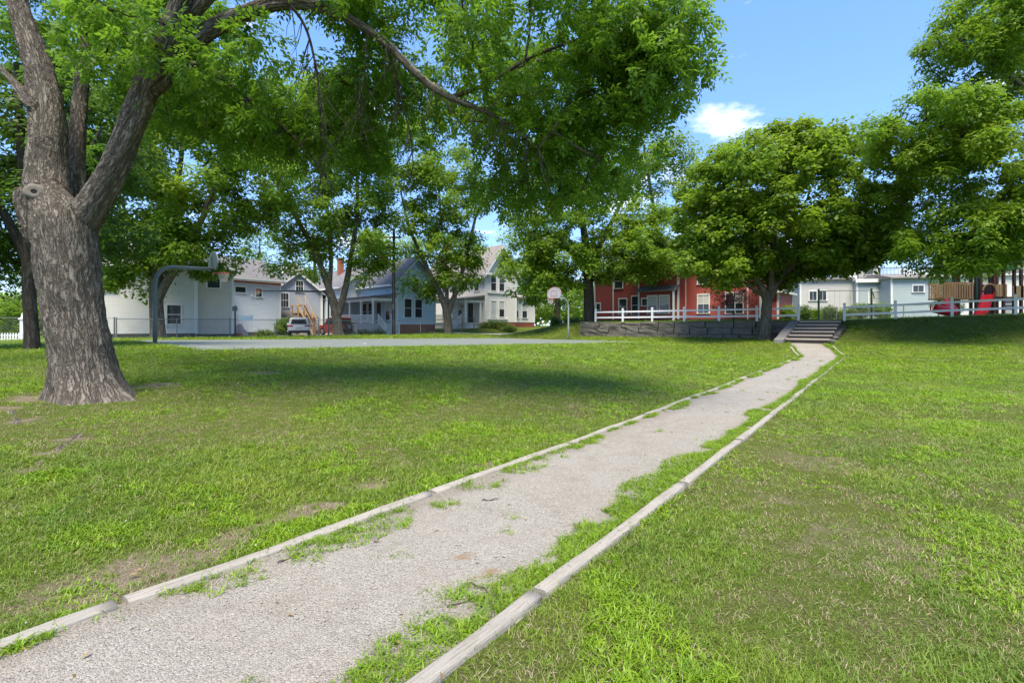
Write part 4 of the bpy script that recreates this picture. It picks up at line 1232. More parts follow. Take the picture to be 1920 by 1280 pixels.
def tree(name, label, stems, ells, seed, bark, leafm, crad=0.9, per=130, size=0.2, rtip=0.014, group=None, shell=0.35, cat='tree', flat=0.62, aspect=0.62, up=0.2, droop=0.2, zmin=None):
    r = np.random.default_rng(seed)
    root = thing(name, label, cat, (0, 0, 0), 0, group)
    stems = [limb(s) for s in stems]
    cl = sample_clumps(ells, r, shell)
    z0 = stems[0][0][2]
    ht = stems[0][-1][2] - z0
    ch = grow(stems, cl, r, rtip, up, zmin=(z0 + ht * 0.55) if zmin is None else zmin)
    tk = [(s[:, :3], s[:, 3]) for s in stems]
    link('trunk', wood_mesh('trunk', tk, (14, 10, 6)), bark, root)
    link('branches', wood_mesh('branches', ch, (8, 5, 3)), bark, root)['kind'] = 'stuff'
    leaves_simple('crown', cl, crad, per, size, r, flat, aspect, leafm, root, droop)['kind'] = 'stuff'
    return root

def stem(Y, pts, y1=None):
    """stem measured as (pixel x, pixel y, radius in metres), drifting in depth from Y to y1"""
    y1 = Y if y1 is None else y1; n = len(pts)
    return [(*at(p[0], p[1], Y + (y1 - Y) * i / max(1, n - 1)), p[2]) for i, p in enumerate(pts)]
STEM = stem
def foot(px, Y, r, sink=0.25): 
    g = atg(px, Y); return (g[0], g[1], g[2] - sink, r)

# ---- the big ash in the foreground
def big_tree():
    r = np.random.default_rng(77)
    root = thing('ash_tree', 'huge forked tree with furrowed grey bark and a round knot hole', 'tree', tuple(TREE))
    Y = 8.2
    stem = lambda Y, pts, y1=None: STEM(Y, [(a_, b_, c_ * 0.71) for a_, b_, c_ in pts], y1)   # the wide lens stretches round trunks at the edge of the frame
    T = stem(Y, [(172, 775, .62), (166, 742, .60), (158, 700, .575), (151, 650, .565), (139, 594, .56), (131, 534, .56), (125, 475, .575), (120, 430, .58), (112, 402, .50), (99, 375, .36), (94, 350, .2)])
    A = stem(Y, [(114, 450, .47), (96, 400, .45), (90, 360, .43), (90, 332, .405), (94, 267, .355), (90, 208, .335), (80, 148, .30), (62, 89, .265), (40, 30, .235), (25, -30, .21), (5, -140, .17), (-10, -300, .11), (-30, -420, .05)], 9.2)
    B = stem(8.46, [(120, 505, .28), (134, 455, .34), (155, 412, .335), (192, 358, .29), (219, 310, .268), (238, 264, .255), (259, 206, .255), (282, 148, .245), (305, 95, .235), (338, 20, .20), (370, -90, .16), (390, -220, .10), (400, -320, .05)], 7.4)
    C = stem(8.9, [(140, 450, .30), (144, 340, .20), (146, 250, .185), (152, 170, .17), (165, 60, .15), (185, -60, .15), (200, -200, .09), (210, -300, .04)], 10.8)
    D = stem(7.9, [(292, 165, .22), (330, 105, .205), (385, 62, .19), (440, 34, .178), (500, 10, .17), (560, 4, .155), (640, 26, .135), (720, 76, .115), (780, 140, .10), (840, 184, .085), (905, 205, .065), (960, 235, .045), (1010, 280, .03)], 8.6)
    D2 = stem(8.5, [(840, 184, .06), (900, 165, .055), (940, 142, .05), (990, 108, .045), (1050, 86, .038), (1120, 62, .03), (1210, 60, .022), (1290, 90, .014)], 9.4)
    D3 = stem(8.5, [(985, 112, .03), (993, 60, .028), (998, 0, .025), (990, -80, .02)], 8.6)
    G = stem(8.0, [(300, 145, .09), (345, 118, .075), (390, 124, .062), (440, 165, .054), (490, 208, .046), (540, 245, .038), (590, 300, .028), (620, 345, .018)], 9.8)
    H1 = stem(7.9, [(545, 10, .045), (575, 50, .04), (592, 120, .034), (602, 200, .027), (612, 285, .018)], 8.8)
    H2 = stem(8.2, [(725, 85, .04), (738, 130, .034), (752, 190, .027), (770, 250, .02), (775, 310, .014)], 9.3)
    H3 = stem(8.2, [(690, 60, .03), (682, 120, .024), (676, 200, .016)], 8.8)
    I = stem(8.4, [(62, 200, .14), (35, 165, .11), (5, 130, .085), (-60, 70, .06), (-140, 0, .04)], 9.6)
    J = stem(7.9, [(330, 60, .15), (420, -40, .13), (560, -120, .11), (760, -160, .08), (960, -150, .05), (1120, -90, .03)], 6.6)
    K = stem(8.6, [(165, 60, .12), (60, -60, .10), (-120, -160, .08), (-320, -200, .04)], 11)
    burl = stem(8.02, [(62, 455, .14), (46, 410, .15), (38, 375, .14), (34, 350, .10)], 7.95)
    stub = stem(8.30, [(88, 368, .22), (80, 362, .22), (74, 360, .2)], 8.15)
    scar = stem(8.45, [(95, 278, .2), (84, 270, .17)], 8.33)
    wood = [limb(s) for s in (T, A, B, C, D, burl, stub, scar, I)]
    c0 = np.array(at(164, 745, Y)); c0[2] = TREE[2]
    for a, ln, rr in ():
        dv = np.array((math.cos(a), math.sin(a), 0))
        wood.append(limb([(*(c0 + dv * 0.05 + (-.28, 0, 1.35)), .30), (*(c0 + dv * 0.16 + (-.17, 0, .90)), .36), (*(c0 + dv * 0.25 + (-.09, 0, .55)), .34), (*(c0 + dv * 0.38 + (-.04, 0, .30)), rr * 1.5), (*(c0 + dv * ln * 0.56 + (0, 0, 0.10)), rr * 1.2), (*(c0 + dv * ln * .8 + (0, 0, -0.04)), rr * 0.85), (*(c0 + dv * ln + (0, 0, -0.16)), rr * 0.55), (*(c0 + dv * ln * 1.3 + (0, 0, -0.3)), rr * 0.3)]))
    mb = MB()
    for s in wood:
        q, _ = resample(s, 0.08); mb.tube(q[:, :3], q[:, 3], 18)
    o = mb.build('trunk', M_bark_ash)
    m = o.modifiers.new('remesh', 'REMESH'); m.mode = 'VOXEL'; m.voxel_size = 0.032
    m2 = o.modifiers.new('smooth', 'SMOOTH'); m2.iterations = 36; m2.factor = 0.5
    bpy.context.view_layer.update()
    dg = bpy.context.evaluated_depsgraph_get()
    me = bpy.data.meshes.new_from_object(o.evaluated_get(dg))
    bpy.data.objects.remove(o)
    n = len(me.vertices); V = np.empty(n * 3, np.float32); me.vertices.foreach_get('co', V); V = V.reshape(-1, 3).astype(float)
    Nn = np.empty(n * 3, np.float32); me.vertices.foreach_get('normal', Nn); Nn = Nn.reshape(-1, 3).astype(float)
    SP = []; SL = []; SA = []; SB = []; SR = []
    for wi, s in enumerate(wood):
        q, L = resample(s, 0.06); Tn = nrm(np.gradient(q[:, :3], axis=0))
        ref = np.array((0.3, 1.0, 0.0)); a = nrm(ref - Tn * (Tn @ ref)[:, None]); SP.append(q[:, :3]); SL.append(L + wi * 0.0); SA.append(a); SB.append(np.cross(Tn, a)); SR.append(q[:, 3])
    SP = np.vstack(SP); SL = np.concatenate(SL); SA = np.vstack(SA); SB = np.vstack(SB); SR = np.concatenate(SR)
    bark = np.empty((n, 3))
    for i in range(0, n, 4000):
        d = np.linalg.norm(V[i:i + 4000, None] - SP[None], axis=2) - SR[None]
        kk = np.argmin(d, 1); rel = V[i:i + 4000] - SP[kk]
        ca = np.sum(rel * SA[kk], 1); cb = np.sum(rel * SB[kk], 1)
        bark[i:i + 4000] = np.stack([ca, cb, V[i:i + 4000, 2] * 0.6 + SL[kk] * 0.4], 1)
    th = np.arctan2(bark[:, 1], bark[:, 0])
    lump = (fbm(th * 1.6 + 5, V[:, 2] * 1.3, 3) - 0.5) * 0.07 + (fbm(th * 7, V[:, 2] * 3.0 + 9, 3) - 0.5) * 0.035
    fur = np.abs(fbm(th * 11 + fbm(th * 3, V[:, 2] * 2, 2) * 3, V[:, 2] * 5.0, 2) - 0.5) * 0.05
    hg = V[:, 2] - TREE[2]; axx = np.interp(hg, [-0.4, 0.05, 0.4, 0.8, 1.3], [.06, .01, -.10, -.17, -.28]) + c0[0]; rx_, ry_ = V[:, 0] - axx, V[:, 1] - c0[1]
    tb = np.arctan2(ry_, rx_); low_ = (np.hypot(rx_, ry_) < 1.0) & (hg < 1.6)
    lob = 0.5 + 0.5 * np.cos(tb * 5 + 0.6 + 0.5 * np.sin(tb * 2)); lob = 0.55 + 0.55 * lob ** 1.5 + 0.55 * np.clip(np.cos(tb + 0.25), 0, 1) ** 2
    fl = np.where(low_, 0.19 * np.exp(-np.maximum(hg, -.15) / 0.27) * lob, 0.0)
    V = V + np.stack([np.cos(tb), np.sin(tb), 0 * tb], 1) * fl[:, None]
    V = V + Nn * (lump + fur)[:, None]
    me.vertices.foreach_set('co', V.astype(np.float32).ravel())
    at_ = me.attributes.new('bark', 'FLOAT_VECTOR', 'POINT'); at_.data.foreach_set('vector', bark.astype(np.float32).ravel())
    me.polygons.foreach_set('use_smooth', np.ones(len(me.polygons), bool))
    V2 = V - TREE; me.vertices.foreach_set('co', V2.astype(np.float32).ravel()); me.update()
    me.materials.clear(); me.materials.append(M_bark_ash)
    link('trunk', me, None, root)
    from mathutils.bvhtree import BVHTree
    bvh = BVHTree.FromPolygons([tuple(q) for q in V], [tuple(p_.vertices) for p_ in me.polygons])
    # pruning scars
    M_cut = simple_mat('pale callus wood', (0.21, 0.18, 0.14), 0.85, 0.3, 14.0, bump=0.5)
    M_hole = simple_mat('dark knot hole', (0.02, 0.016, 0.013), 0.95, 0.2)
    def scar_ring(px, py, Yd, ra, rb, hole):
        hit = bvh.ray_cast(Vector((0, 0, CZ)), Vector((at(px, py, 8.0) - np.array((0, 0, CZ))).tolist()).normalized())
        n_ = np.array(hit[1]); n_[2] *= 0.3; tc = nrm(-np.array(hit[0]) * (1, 1, 0)); n_ = nrm(n_ * 0.4 + tc * 0.6); s_ = nrm(np.cross((0, 0, 1.0), n_)); u_ = np.cross(n_, s_)
        c = np.array(hit[0]) - TREE + n_ * 0.032; th = np.linspace(0, 2 * math.pi, 25)[:-1]
        rings = []
        for f, dy in ((1.45, 0.07), (1.2, 0.0), (0.98, -0.020), (0.72, -0.021), (0.38, -0.014), (0.02, -0.012)):
            wb = 1 + (fbm(np.cos(th) * 2 + px, np.sin(th) * 2 + f, 2) - 0.5) * 0.3
            rings.append(c - n_ * dy + s_ * (np.cos(th) * ra * f * wb)[:, None] + u_ * (np.sin(th) * rb * f * wb)[:, None])
        Vr = np.vstack(rings); i = np.arange(5)[:, None] * 24; j = np.arange(24)[None]; j2 = (j + 1) % 24
        Qr = np.stack([i + j, i + j2, i + 24 + j2, i + 24 + j], -1).reshape(-1, 4)
        s = link('branch_scar', mesh_np('branch_scar', Vr, quads=Qr, smooth=True), M_cut, root)
        s['label'] = 'pale ring of callus round an old branch scar'
        if hole:
            k2 = MB(); k2.add([tuple(p) for p in (c + n_ * 0.0175 + s_ * (np.cos(th) * ra * .36)[:, None] + u_ * (np.sin(th) * rb * .36)[:, None] + n_ * .002 * np.sin(th * 5)[:, None])] + [tuple(c + n_ * 0.015)], [(a_, (a_ + 1) % 24, 24) for a_ in range(24)])
            k2.build('knot_hole', M_hole, s)
        else:
            k2 = MB(); k2.add([tuple(p) for p in rings[4]] + [tuple(c + n_ * .01)], [(a_, (a_ + 1) % 24, 24) for a_ in range(24)])
            k2.build('callus', M_cut, s)
    scar_ring(66, 360, 7.83, .115, .095, True)
    # foliage
    ells = [ell(520, 110, 330, 180, 9.4, 3.0, 215), ell(940, 110, 320, 180, 9.4, 3.0, 152), ell(1040, 290, 170, 100, 10.2, 2.0, 42),
            ell(1200, 120, 120, 120, 9.0, 1.3, 48), ell(700, -220, 560, 150, 8.5, 4.5, 20), ell(100, -300, 600, 220, 9, 5, 24), ell(-50, 120, 260, 200, 11.0, 2.5, 60),
            ell(330, 90, 190, 120, 10.0, 1.5, 70), ell(680, 240, 230, 70, 10.0, 1.8, 22), ell(300, -700, 500, 300, 9, 4.5, 14)]
    cl = sample_clumps(ells, r, 0.4)
    keep = np.ones(len(cl), bool)
    X = 960 + cl[:, 0] / cl[:, 1] * F; Yp = HZ - (cl[:, 2] - CZ) / cl[:, 1] * F
    keep &= cl[:, 1] > 4.5
    keep &= ~((X < 330) & (Yp > 120) & (cl[:, 1] < 9.0))      # the fork itself is bare wood
    dq = resample(limb(D), .3)[0]; dX = 960 + dq[:, 0] / dq[:, 1] * F; dZ = HZ - (dq[:, 2] - CZ) / dq[:, 1] * F
    for a_, b_, y_ in zip(dX[6:], dZ[6:], dq[6:, 1]):
        keep &= ~((np.hypot(X - a_, Yp - b_) < 42) & (cl[:, 1] < y_ + 0.15))      # the arching limb hangs clear of its own leaves
    keep &= ~((fbm(cl[:, 0] * .55 + 9, cl[:, 2] * .75 + 4, 3) < 0.37) & (cl[:, 2] < 9.0))
    cl = cl[keep]
    thin = [limb(s) for s in (D2, D3, G, H1, H2, H3, J, K)]
    stems = [limb(s) for s in (A, B, C, D, I)] + thin
    ch = grow(stems, cl, r, 0.0085, 0.10, zmin=TREE[2] + 3.3)
    ch += [(s[:, :3], s[:, 3]) for s in thin]
    # bare hanging twigs
    base = np.vstack([resample(s, .25)[0] for s in thin[2:6]] + [resample(limb(D), .25)[0][18:]])
    for q in base[r.integers(0, len(base), 150)]:
        ln = r.uniform(0.35, 1.3); tt = np.linspace(0, 1, 6)[:, None]; dv = np.array((*r.normal(0, .35, 2), -1.0))
        ch.append((q[:3] + dv * ln * tt + np.array((*r.normal(0, .2, 2), .15)) * ln * tt ** 2 + r.normal(0, .012, (6, 3)) * tt, np.linspace(.008, .0025, 6)))
    ch = [(p_ - TREE, q_) for p_, q_ in ch]
    link('branches', wood_mesh('branches', ch, (12, 7, 4)), M_bark_ash, root)['kind'] = 'stuff'
    leaves_compound('crown', cl - TREE, 0.62, 14, r, M_leaf_ash, root)['kind'] = 'stuff'
    # roots breaking the turf
    for pts in ([(150, 815), (118, 835), (85, 858), (50, 885)], [(20, 770), (34, 790), (30, 803)], [(45, 945), (28, 952), (12, 960)], [(245, 733), (290, 724), (345, 718)]):
        g = np.array([ray(*q) for q in pts]); q = smooth_poly(np.c_[g, np.linspace(.06, .035, len(g))], 2)
        q[:, 2] += -0.040 + 0.012 * np.sin(np.arange(len(q)) * 1.3)
        q[0, 2] -= .05; q[-1, 2] -= .05
        ql = q.copy(); ql[:, :3] -= TREE
        link('surface_root', wood_mesh('surface_root', [(ql[:, :3], ql[:, 3])], (8, 8, 8)), M_bark_ash, root)
big_tree()

# ---- trees beyond the lawn
tree('shade_tree', 'tall leafy tree beside the left basketball hoop', [
    [foot(297, 32.5, .50), *stem(32.5, [(296, 625, .42), (293, 570, .38), (291, 535, .36), (300, 470, .28), (330, 380, .2), (345, 250, .1), (350, 160, .04)])],
    stem(32.5, [(296, 560, .3), (312, 528, .26), (345, 480, .22), (385, 400, .16), (420, 300, .1), (450, 200, .05)]),
    stem(32.5, [(292, 530, .2), (265, 480, .16), (235, 400, .1), (215, 330, .05)])],
    [ell(350, 310, 190, 170, 33, 5.0, 150), ell(320, 460, 130, 75, 32.5, 3.5, 45), ell(235, 480, 60, 80, 32.5, 2.5, 22), ell(470, 330, 90, 110, 33, 3, 28)],
    101, M_bark, M_leaf_mid, 1.0, 250, 0.26)
tree('shade_tree', 'dark leafy tree just behind the big forked trunk', [
    [foot(60, 16.3, .25), *stem(16.3, [(60, 640, .20), (57, 590, .18), (54, 540, .17), (50, 420, .14), (40, 280, .13), (30, 120, .06)])],
    stem(16.3, [(56, 520, .16), (100, 420, .12), (150, 320, .08), (190, 240, .04)]), stem(16.3, [(56, 500, .15), (10, 400, .12), (-60, 300, .08)])],
    [ell(40, 330, 220, 200, 17.5, 4.0, 110), ell(-20, 480, 120, 70, 17.5, 2.5, 30), ell(170, 200, 130, 130, 18, 3, 40)],
    102, M_bark_dark, M_leaf_dark, 0.75, 260, 0.17)
tree('shade_tree', 'slender forked tree in front of the parked red car', [
    [foot(636, 42, .46), *stem(42, [(634, 622, .40), (631, 590, .37), (626, 568, .34), (610, 520, .25), (585, 460, .21), (556, 410, .17), (525, 350, .13), (500, 290, .09), (480, 220, .04)])],
    stem(42, [(634, 590, .3), (643, 560, .27), (652, 520, .23), (662, 460, .2), (672, 390, .16), (668, 300, .11), (660, 200, .06), (655, 120, .03)]),
    stem(42, [(618, 540, .18), (622, 480, .16), (615, 400, .12), (606, 320, .08), (600, 240, .04)])],
    [ell(610, 290, 140, 170, 42, 4.5, 130), ell(560, 470, 60, 60, 42, 2.5, 18), ell(690, 430, 70, 80, 42, 3, 28), ell(690, 500, 40, 30, 42, 2, 8)],
    103, M_bark, M_leaf_mid, 1.1, 240, 0.28)
tree('shade_tree', 'forked tree standing in front of the pale porch steps', [
    [foot(841, 46, .44), *stem(46, [(841, 615, .38), (838, 585, .35), (832, 565, .3), (812, 525, .22), (790, 480, .18), (768, 430, .13), (755, 380, .08), (748, 330, .04)])],
    stem(46, [(841, 585, .28), (852, 556, .24), (864, 520, .2), (875, 480, .17), (884, 440, .14), (893, 400, .1), (915, 370, .06), (930, 350, .03)]),
    stem(46, [(838, 570, .18), (838, 520, .15), (830, 440, .11), (822, 350, .07), (820, 280, .03)])],
    [ell(830, 380, 90, 120, 46, 4.0, 85), ell(850, 510, 50, 40, 46, 2.5, 16), ell(790, 540, 28, 25, 46, 1.5, 7), ell(880, 470, 40, 30, 46, 2, 8), ell(770, 300, 100, 110, 46, 3, 40)],
    104, M_bark, M_leaf_mid, 1.05, 225, 0.28)
tree('shade_tree', 'broad drooping tree with a dark trunk at the end of the stone wall', [
    [foot(1105, 42.9, .52), *stem(42.9, [(1105, 590, .46), (1104, 560, .43), (1103, 520, .4), (1100, 470, .33), (1090, 400, .24), (1075, 330, .15), (1065, 260, .06)])],
    stem(42.9, [(1103, 510, .28), (1125, 460, .24), (1150, 410, .17), (1175, 360, .1), (1190, 310, .05)]),
    stem(42.9, [(1103, 520, .26), (1080, 480, .22), (1045, 450, .15), (1010, 430, .09), (985, 440, .05)])],
    [ell(1075, 370, 128, 132, 43, 5.0, 230), ell(1000, 500, 62, 75, 42.5, 3.0, 72), ell(1175, 475, 88, 62, 42, 3.5, 105), ell(1238, 455, 62, 75, 43, 3, 62), ell(1060, 495, 70, 60, 42, 3, 50)],
    105, M_bark_dark, M_leaf_mid, 0.75, 125, 0.26, droop=0.7)
mp = fpt(13.1, -1.6); mpx = 960 + mp[0] / mp[1] * F; mY = float(mp[1])
tree('maple_tree', 'round dense maple in front of the stone wall beside the steps', [
    [foot(mpx, mY, .46, .12), *stem(mY, [(mpx, 618, .37), (mpx + 1, 600, .32), (mpx + 3, 572, .31), (mpx + 4, 560, .30), (mpx - 12, 530, .2), (mpx - 34, 500, .15), (mpx - 70, 450, .10), (mpx - 110, 400, .05)])],
    stem(mY, [(mpx + 4, 565, .24), (mpx + 12, 535, .21), (mpx + 12, 490, .17), (mpx + 20, 420, .12), (mpx + 24, 330, .07), (mpx + 26, 280, .03)]),
    stem(mY, [(mpx + 5, 562, .24), (mpx + 24, 530, .2), (mpx + 44, 505, .16), (mpx + 90, 460, .11), (mpx + 150, 420, .06), (mpx + 190, 400, .03)]),
    stem(mY, [(mpx + 4, 560, .14), (mpx - 30, 535, .11), (mpx - 80, 515, .08), (mpx - 130, 500, .05)]),
    stem(mY, [(mpx + 24, 535, .13), (mpx + 80, 515, .1), (mpx + 140, 500, .07), (mpx + 200, 490, .04)])],
    [ell(1475, 392, 200, 147, mY, 5.6, 420), ell(1475, 452, 210, 62, mY, 5.8, 170), ell(1395, 350, 90, 78, mY - 1.5, 3.5, 46), ell(1345, 498, 72, 42, mY - 1, 3, 38), ell(1600, 462, 88, 44, mY - 1, 3, 38), ell(1480, 290, 78, 50, mY, 3, 34)],
    106, M_bark, M_leaf_maple, 0.62, 135, 0.235, shell=0.20, flat=0.72, aspect=0.8, rtip=0.012)
tree('locust_tree', 'tall bright green tree leaning in from the right edge', [
    [foot(2085, 24, .50), *stem(24, [(2085, 560, .42), (2080, 450, .38), (2070, 330, .32), (2050, 200, .24), (2030, 60, .16), (2010, -100, .06)])],
    stem(24, [(2078, 430, .24), (2020, 380, .18), (1940, 330, .14), (1850, 300, .10), (1760, 270, .07), (1680, 250, .03)]),
    stem(24, [(2072, 350, .22), (2010, 250, .17), (1930, 170, .12), (1850, 110, .08), (1790, 70, .04)]),
    stem(24, [(2080, 460, .18), (2010, 440, .14), (1920, 430, .10), (1820, 440, .06), (1750, 460, .03)])],
    [ell(1835, 60, 95, 80, 24, 2.5, 60), ell(1900, 120, 150, 130, 25, 3.5, 90), ell(1748, 250, 118, 80, 24, 3.0, 98), ell(1860, 330, 180, 130, 24, 4.0, 170), ell(1800, 450, 100, 62, 23.5, 3.0, 72),
     ell(1930, 455, 110, 58, 24, 3, 56), ell(2080, 150, 220, 300, 26, 5, 130), ell(1990, -120, 220, 160, 25, 4, 50)],
    107, M_bark, M_leaf_gold, 0.60, 190, 0.205, droop=0.8, flat=0.7, aspect=0.45)

bgs = [('leafy tree far behind the light blue house', (487, 95), [ell(487, 468, 46, 46, 95, 4, 40)], M_leaf_mid, 1.3, 90, .38),
       ('airy pale tree rising behind the dark trunk by the wall', (1235, 60), [ell(1205, 300, 85, 75, 60, 4, 60), ell(1265, 350, 62, 90, 60, 4, 40), ell(1235, 480, 75, 95, 60, 4, 75)], M_leaf_gold, 1.3, 120, .32),
       ('yellow green tree behind the blue house roof', (765, 70), [ell(760, 470, 60, 34, 70, 3, 34), ell(700, 460, 45, 38, 70, 3, 20)], M_leaf_gold, 1.3, 100, .30),
       ('green tree behind the beige house roof', (995, 75), [ell(990, 450, 60, 50, 75, 4, 40)], M_leaf_mid, 1.4, 90, .34),
       ('green tree behind the pale blue side wall', (590, 66), [ell(590, 490, 34, 50, 66, 3, 30)], M_leaf_mid, 1.2, 90, .30),
       ('green tree behind the tan house on the terrace', (1545, 66), [ell(1545, 490, 70, 50, 66, 4, 40)], M_leaf_dark, 1.4, 90, .30),
       ('green tree behind the grey garage', (1790, 60), [ell(1800, 490, 110, 55, 60, 4, 50)], M_leaf_dark, 1.3, 100, .28),
       ('green tree at the far left beyond the wire fence', (-20, 46), [ell(-10, 480, 110, 110, 46, 4, 60)], M_leaf_dark, 1.2, 110, .26),
       ('green tree left of the cream house', (130, 52), [ell(120, 470, 90, 100, 52, 4, 55)], M_leaf_mid, 1.2, 100, .26),
       ('green tree between the red house and the maple', (1335, 64), [ell(1335, 480, 60, 60, 64, 4, 40)], M_leaf_mid, 1.3, 90, .30),
       ('green tree between the beige house and the dark trunk', (1045, 66), [ell(1045, 525, 75, 75, 66, 3, 90)], M_leaf_mid, 1.2, 130, .30)]
for i, (lab, (px, Y), el, lm, cr, per, sz) in enumerate(bgs):
    c = el[0][0]
    f0 = atg(px, Y); top = c[2] + el[0][1][2] * 0.5
    tree('background_tree', lab, [[(f0[0], f0[1], f0[2] - .3, .4), (f0[0], f0[1], f0[2] + (top - f0[2]) * .45, .3), (c[0], c[1], top, .08)]], el, 200 + i, M_bark, lm, cr, per, sz, group='trees behind the houses', rtip=0.02)
r = np.random.default_rng(900)
fx = np.linspace(-190, 190, 420) + r.normal(0, 1.0, 420); fc = []
for x in fx:
    y = 118 + r.normal(0, 5); hh = 7 + 5 * fbm(np.array(x * .07), np.array(3.0), 3)
    for q in range(2): fc.append((x, y, float(gz(x, y)) + hh * (q + .6) / 2 * r.uniform(.7, 1.1)))
o = leaves_simple('far_trees', np.array(fc), 2.6, 120, 0.95, r, 0.8, 0.75, M_leaf_mid, None)
tag(o, 'hazy green belt of trees far behind all the houses', 'trees', kind='stuff')
tree('plum_tree', 'small purple leaved tree in front of the red house', [[foot(1376, 40, .09, .1), *stem(40, [(1376, 590, .07), (1375, 570, .06), (1378, 545, .04), (1380, 525, .02)])]],
     [ell(1380, 545, 42, 30, 40, 1.6, 34), ell(1350, 560, 25, 18, 40, 1.2, 10)], 301, M_bark_dark, M_leaf_purple, 0.42, 60, 0.13, rtip=.008)

def bush(name, label, px, Y, rx, rz, ry, n, leafm, seed, size=0.11, cat='shrub', group=None, per=60, crad=0.3):
    r = np.random.default_rng(seed)
    f0 = atg(px, Y); root = thing(name, label, cat, tuple(f0), 0, group)
    d = nrm(r.normal(size=(n, 3))); q = d * (r.random(n) ** 0.35)[:, None] * np.array((rx, ry, rz)) + np.array((0, 0, rz * 0.95))
    q = q[q[:, 2] > 0.08]
    chains = []
    for c in q[:: max(1, len(q) // 14)]:
        tt = np.linspace(0, 1, 5)[:, None]
        b = np.array((c[0] * 0.15, c[1] * 0.15, -0.05))
        chains.append((b * (1 - tt) + c * tt + np.array((0, 0, .1)) * np.sin(tt * 3.14), np.linspace(.016, .005, 5)))
    link('stems', wood_mesh('stems', chains, (5, 5, 4)), M_bark, root)['kind'] = 'stuff'
    leaves_simple('foliage', q, crad, per, size, r, 0.8, 0.6, leafm, root)['kind'] = 'stuff'
    return root

# ------------------------------------------------------------------ stone wall, steps, fences
M_stone = None
k = NT('granite block')
p = k.obj(); rnd = k.n('ShaderNodeObjectInfo').outputs['Random']
n1 = k.noise(p, 2.2, 6, 0.65); n2 = k.noise(p, 14, 5, 0.7)
c = k.mix(n1, (0.135, 0.122, 0.10), (0.29, 0.265, 0.225))
c = k.mix(k.ramp(n2, [(0.4, 0.6), (0.65, 0.0)]), c, (0.03, 0.027, 0.022))
c = k.mix(k.math('MULTIPLY', rnd, 0.4), c, (0.14, 0.115, 0.09))
c = k.mix(k.ramp(k.noise(p, 1.1, 4, 0.6), [(0.55, 0.0), (0.75, 0.6)]), c, (0.09, 0.10, 0.06))
M_stone = k.done(k.pbr(c, 0.95, k.bump(k.math('ADD', n1, n2), 0.7, 0.025), spec=0.1))

def rough_block(a, b, e0, e1, z0, z1, r, parent, name='stone'):
    """a split faced stone between t=a..b, e0..e1, z0..z1"""
    n = 5
    V = []; 
    bm = bmesh.new(); bmesh.ops.create_cube(bm, size=1.0)
    bmesh.ops.subdivide_edges(bm, edges=bm.edges, cuts=2, use_grid_fill=True)
    sx, sy, sz = b - a, e1 - e0, z1 - z0
    ph = r.uniform(0, 50)
    for v in bm.verts:
        q = v.co.copy()
        j = Vector((r.normal(0, .003), r.normal(0, .022), r.normal(0, .003)))
        corner = 1 - 0.03 * (abs(q.x) > .49) * 1
        v.co = Vector((q.x * sx * corner, q.y * sy, q.z * sz * (1 - 0.02 * (abs(q.x) > .49)))) + j
    bmesh.ops.recalc_face_normals(bm, faces=bm.faces)
    me = bpy.data.meshes.new(name); bm.to_mesh(me); bm.free()
    c = fpt((a + b) / 2, (e0 + e1) / 2)
    o = link(name, me, M_stone, parent)
    o.location = (c[0] - parent.location[0], c[1] - parent.location[1], (z0 + z1) / 2 - parent.location[2]); o.rotation_euler = (0, 0, math.atan2(FD[1], FD[0]))
    return o
r = np.random.default_rng(44)
w0 = fpt(-0.9, -0.55)
wall = thing('retaining_wall', 'low dark granite block retaining wall below the white fence', 'wall', (w0[0], w0[1], 0.6))
for row, (z0, z1) in enumerate(((0.25, 0.88), (0.905, 1.33), (1.355, 1.76))):
    a = -0.95 - 0.0 * row
    while a < 14.5:
        L = r.uniform(0.9, 1.7) if row < 2 else r.uniform(1.1, 2.2)
        b2 = min(14.6, a + L)
        if 14.6 - b2 < 0.5: b2 = 14.6
        rough_block(a, b2 - .03, -0.95 + .05 * row + r.normal(0, .02), -0.22, z0, z1 + r.normal(0, .012) * (row == 2), r, wall)
        a = b2

M_stepwood = None
k = NT('old step timber')
p = k.obj()
gr = k.noise(k.scale(p, (0.6, 8, 8)), 4.0, 5, 0.7)
c = k.mix(gr, (0.27, 0.22, 0.17), (0.50, 0.42, 0.34))
M_stepwood = k.done(k.pbr(c, 0.9, k.bump(gr, 0.6, 0.01), spec=0.1))
M_tread = simple_mat('packed grit tread', (0.11, 0.085, 0.065), 0.95, 0.25, 9, bump=0.5)
s0 = fpt((STAIR_T[0] + STAIR_T[1]) / 2, -4.5)
zs0 = 0.60; rise = (1.78 - zs0) / 6
st = thing('garden_steps', 'six broad timber steps climbing to the terrace', 'steps', (s0[0], s0[1], 0.0), math.atan2(FD[1], FD[0]))
hw = (STAIR_T[1] - STAIR_T[0]) / 2
for i in range(6):
    y = i * 0.75
    z1 = zs0 + rise * (i + 1)
    stp = MB().box(-hw, hw, y, y + .16, z1 - .105, z1).build('step_timber', M_stepwood, st, bevel=.012)
    MB().box(-hw + .01, hw - .01, y + .07, y + .815, z1 - rise - .3, z1 - .108).build('tread', M_tread, st)
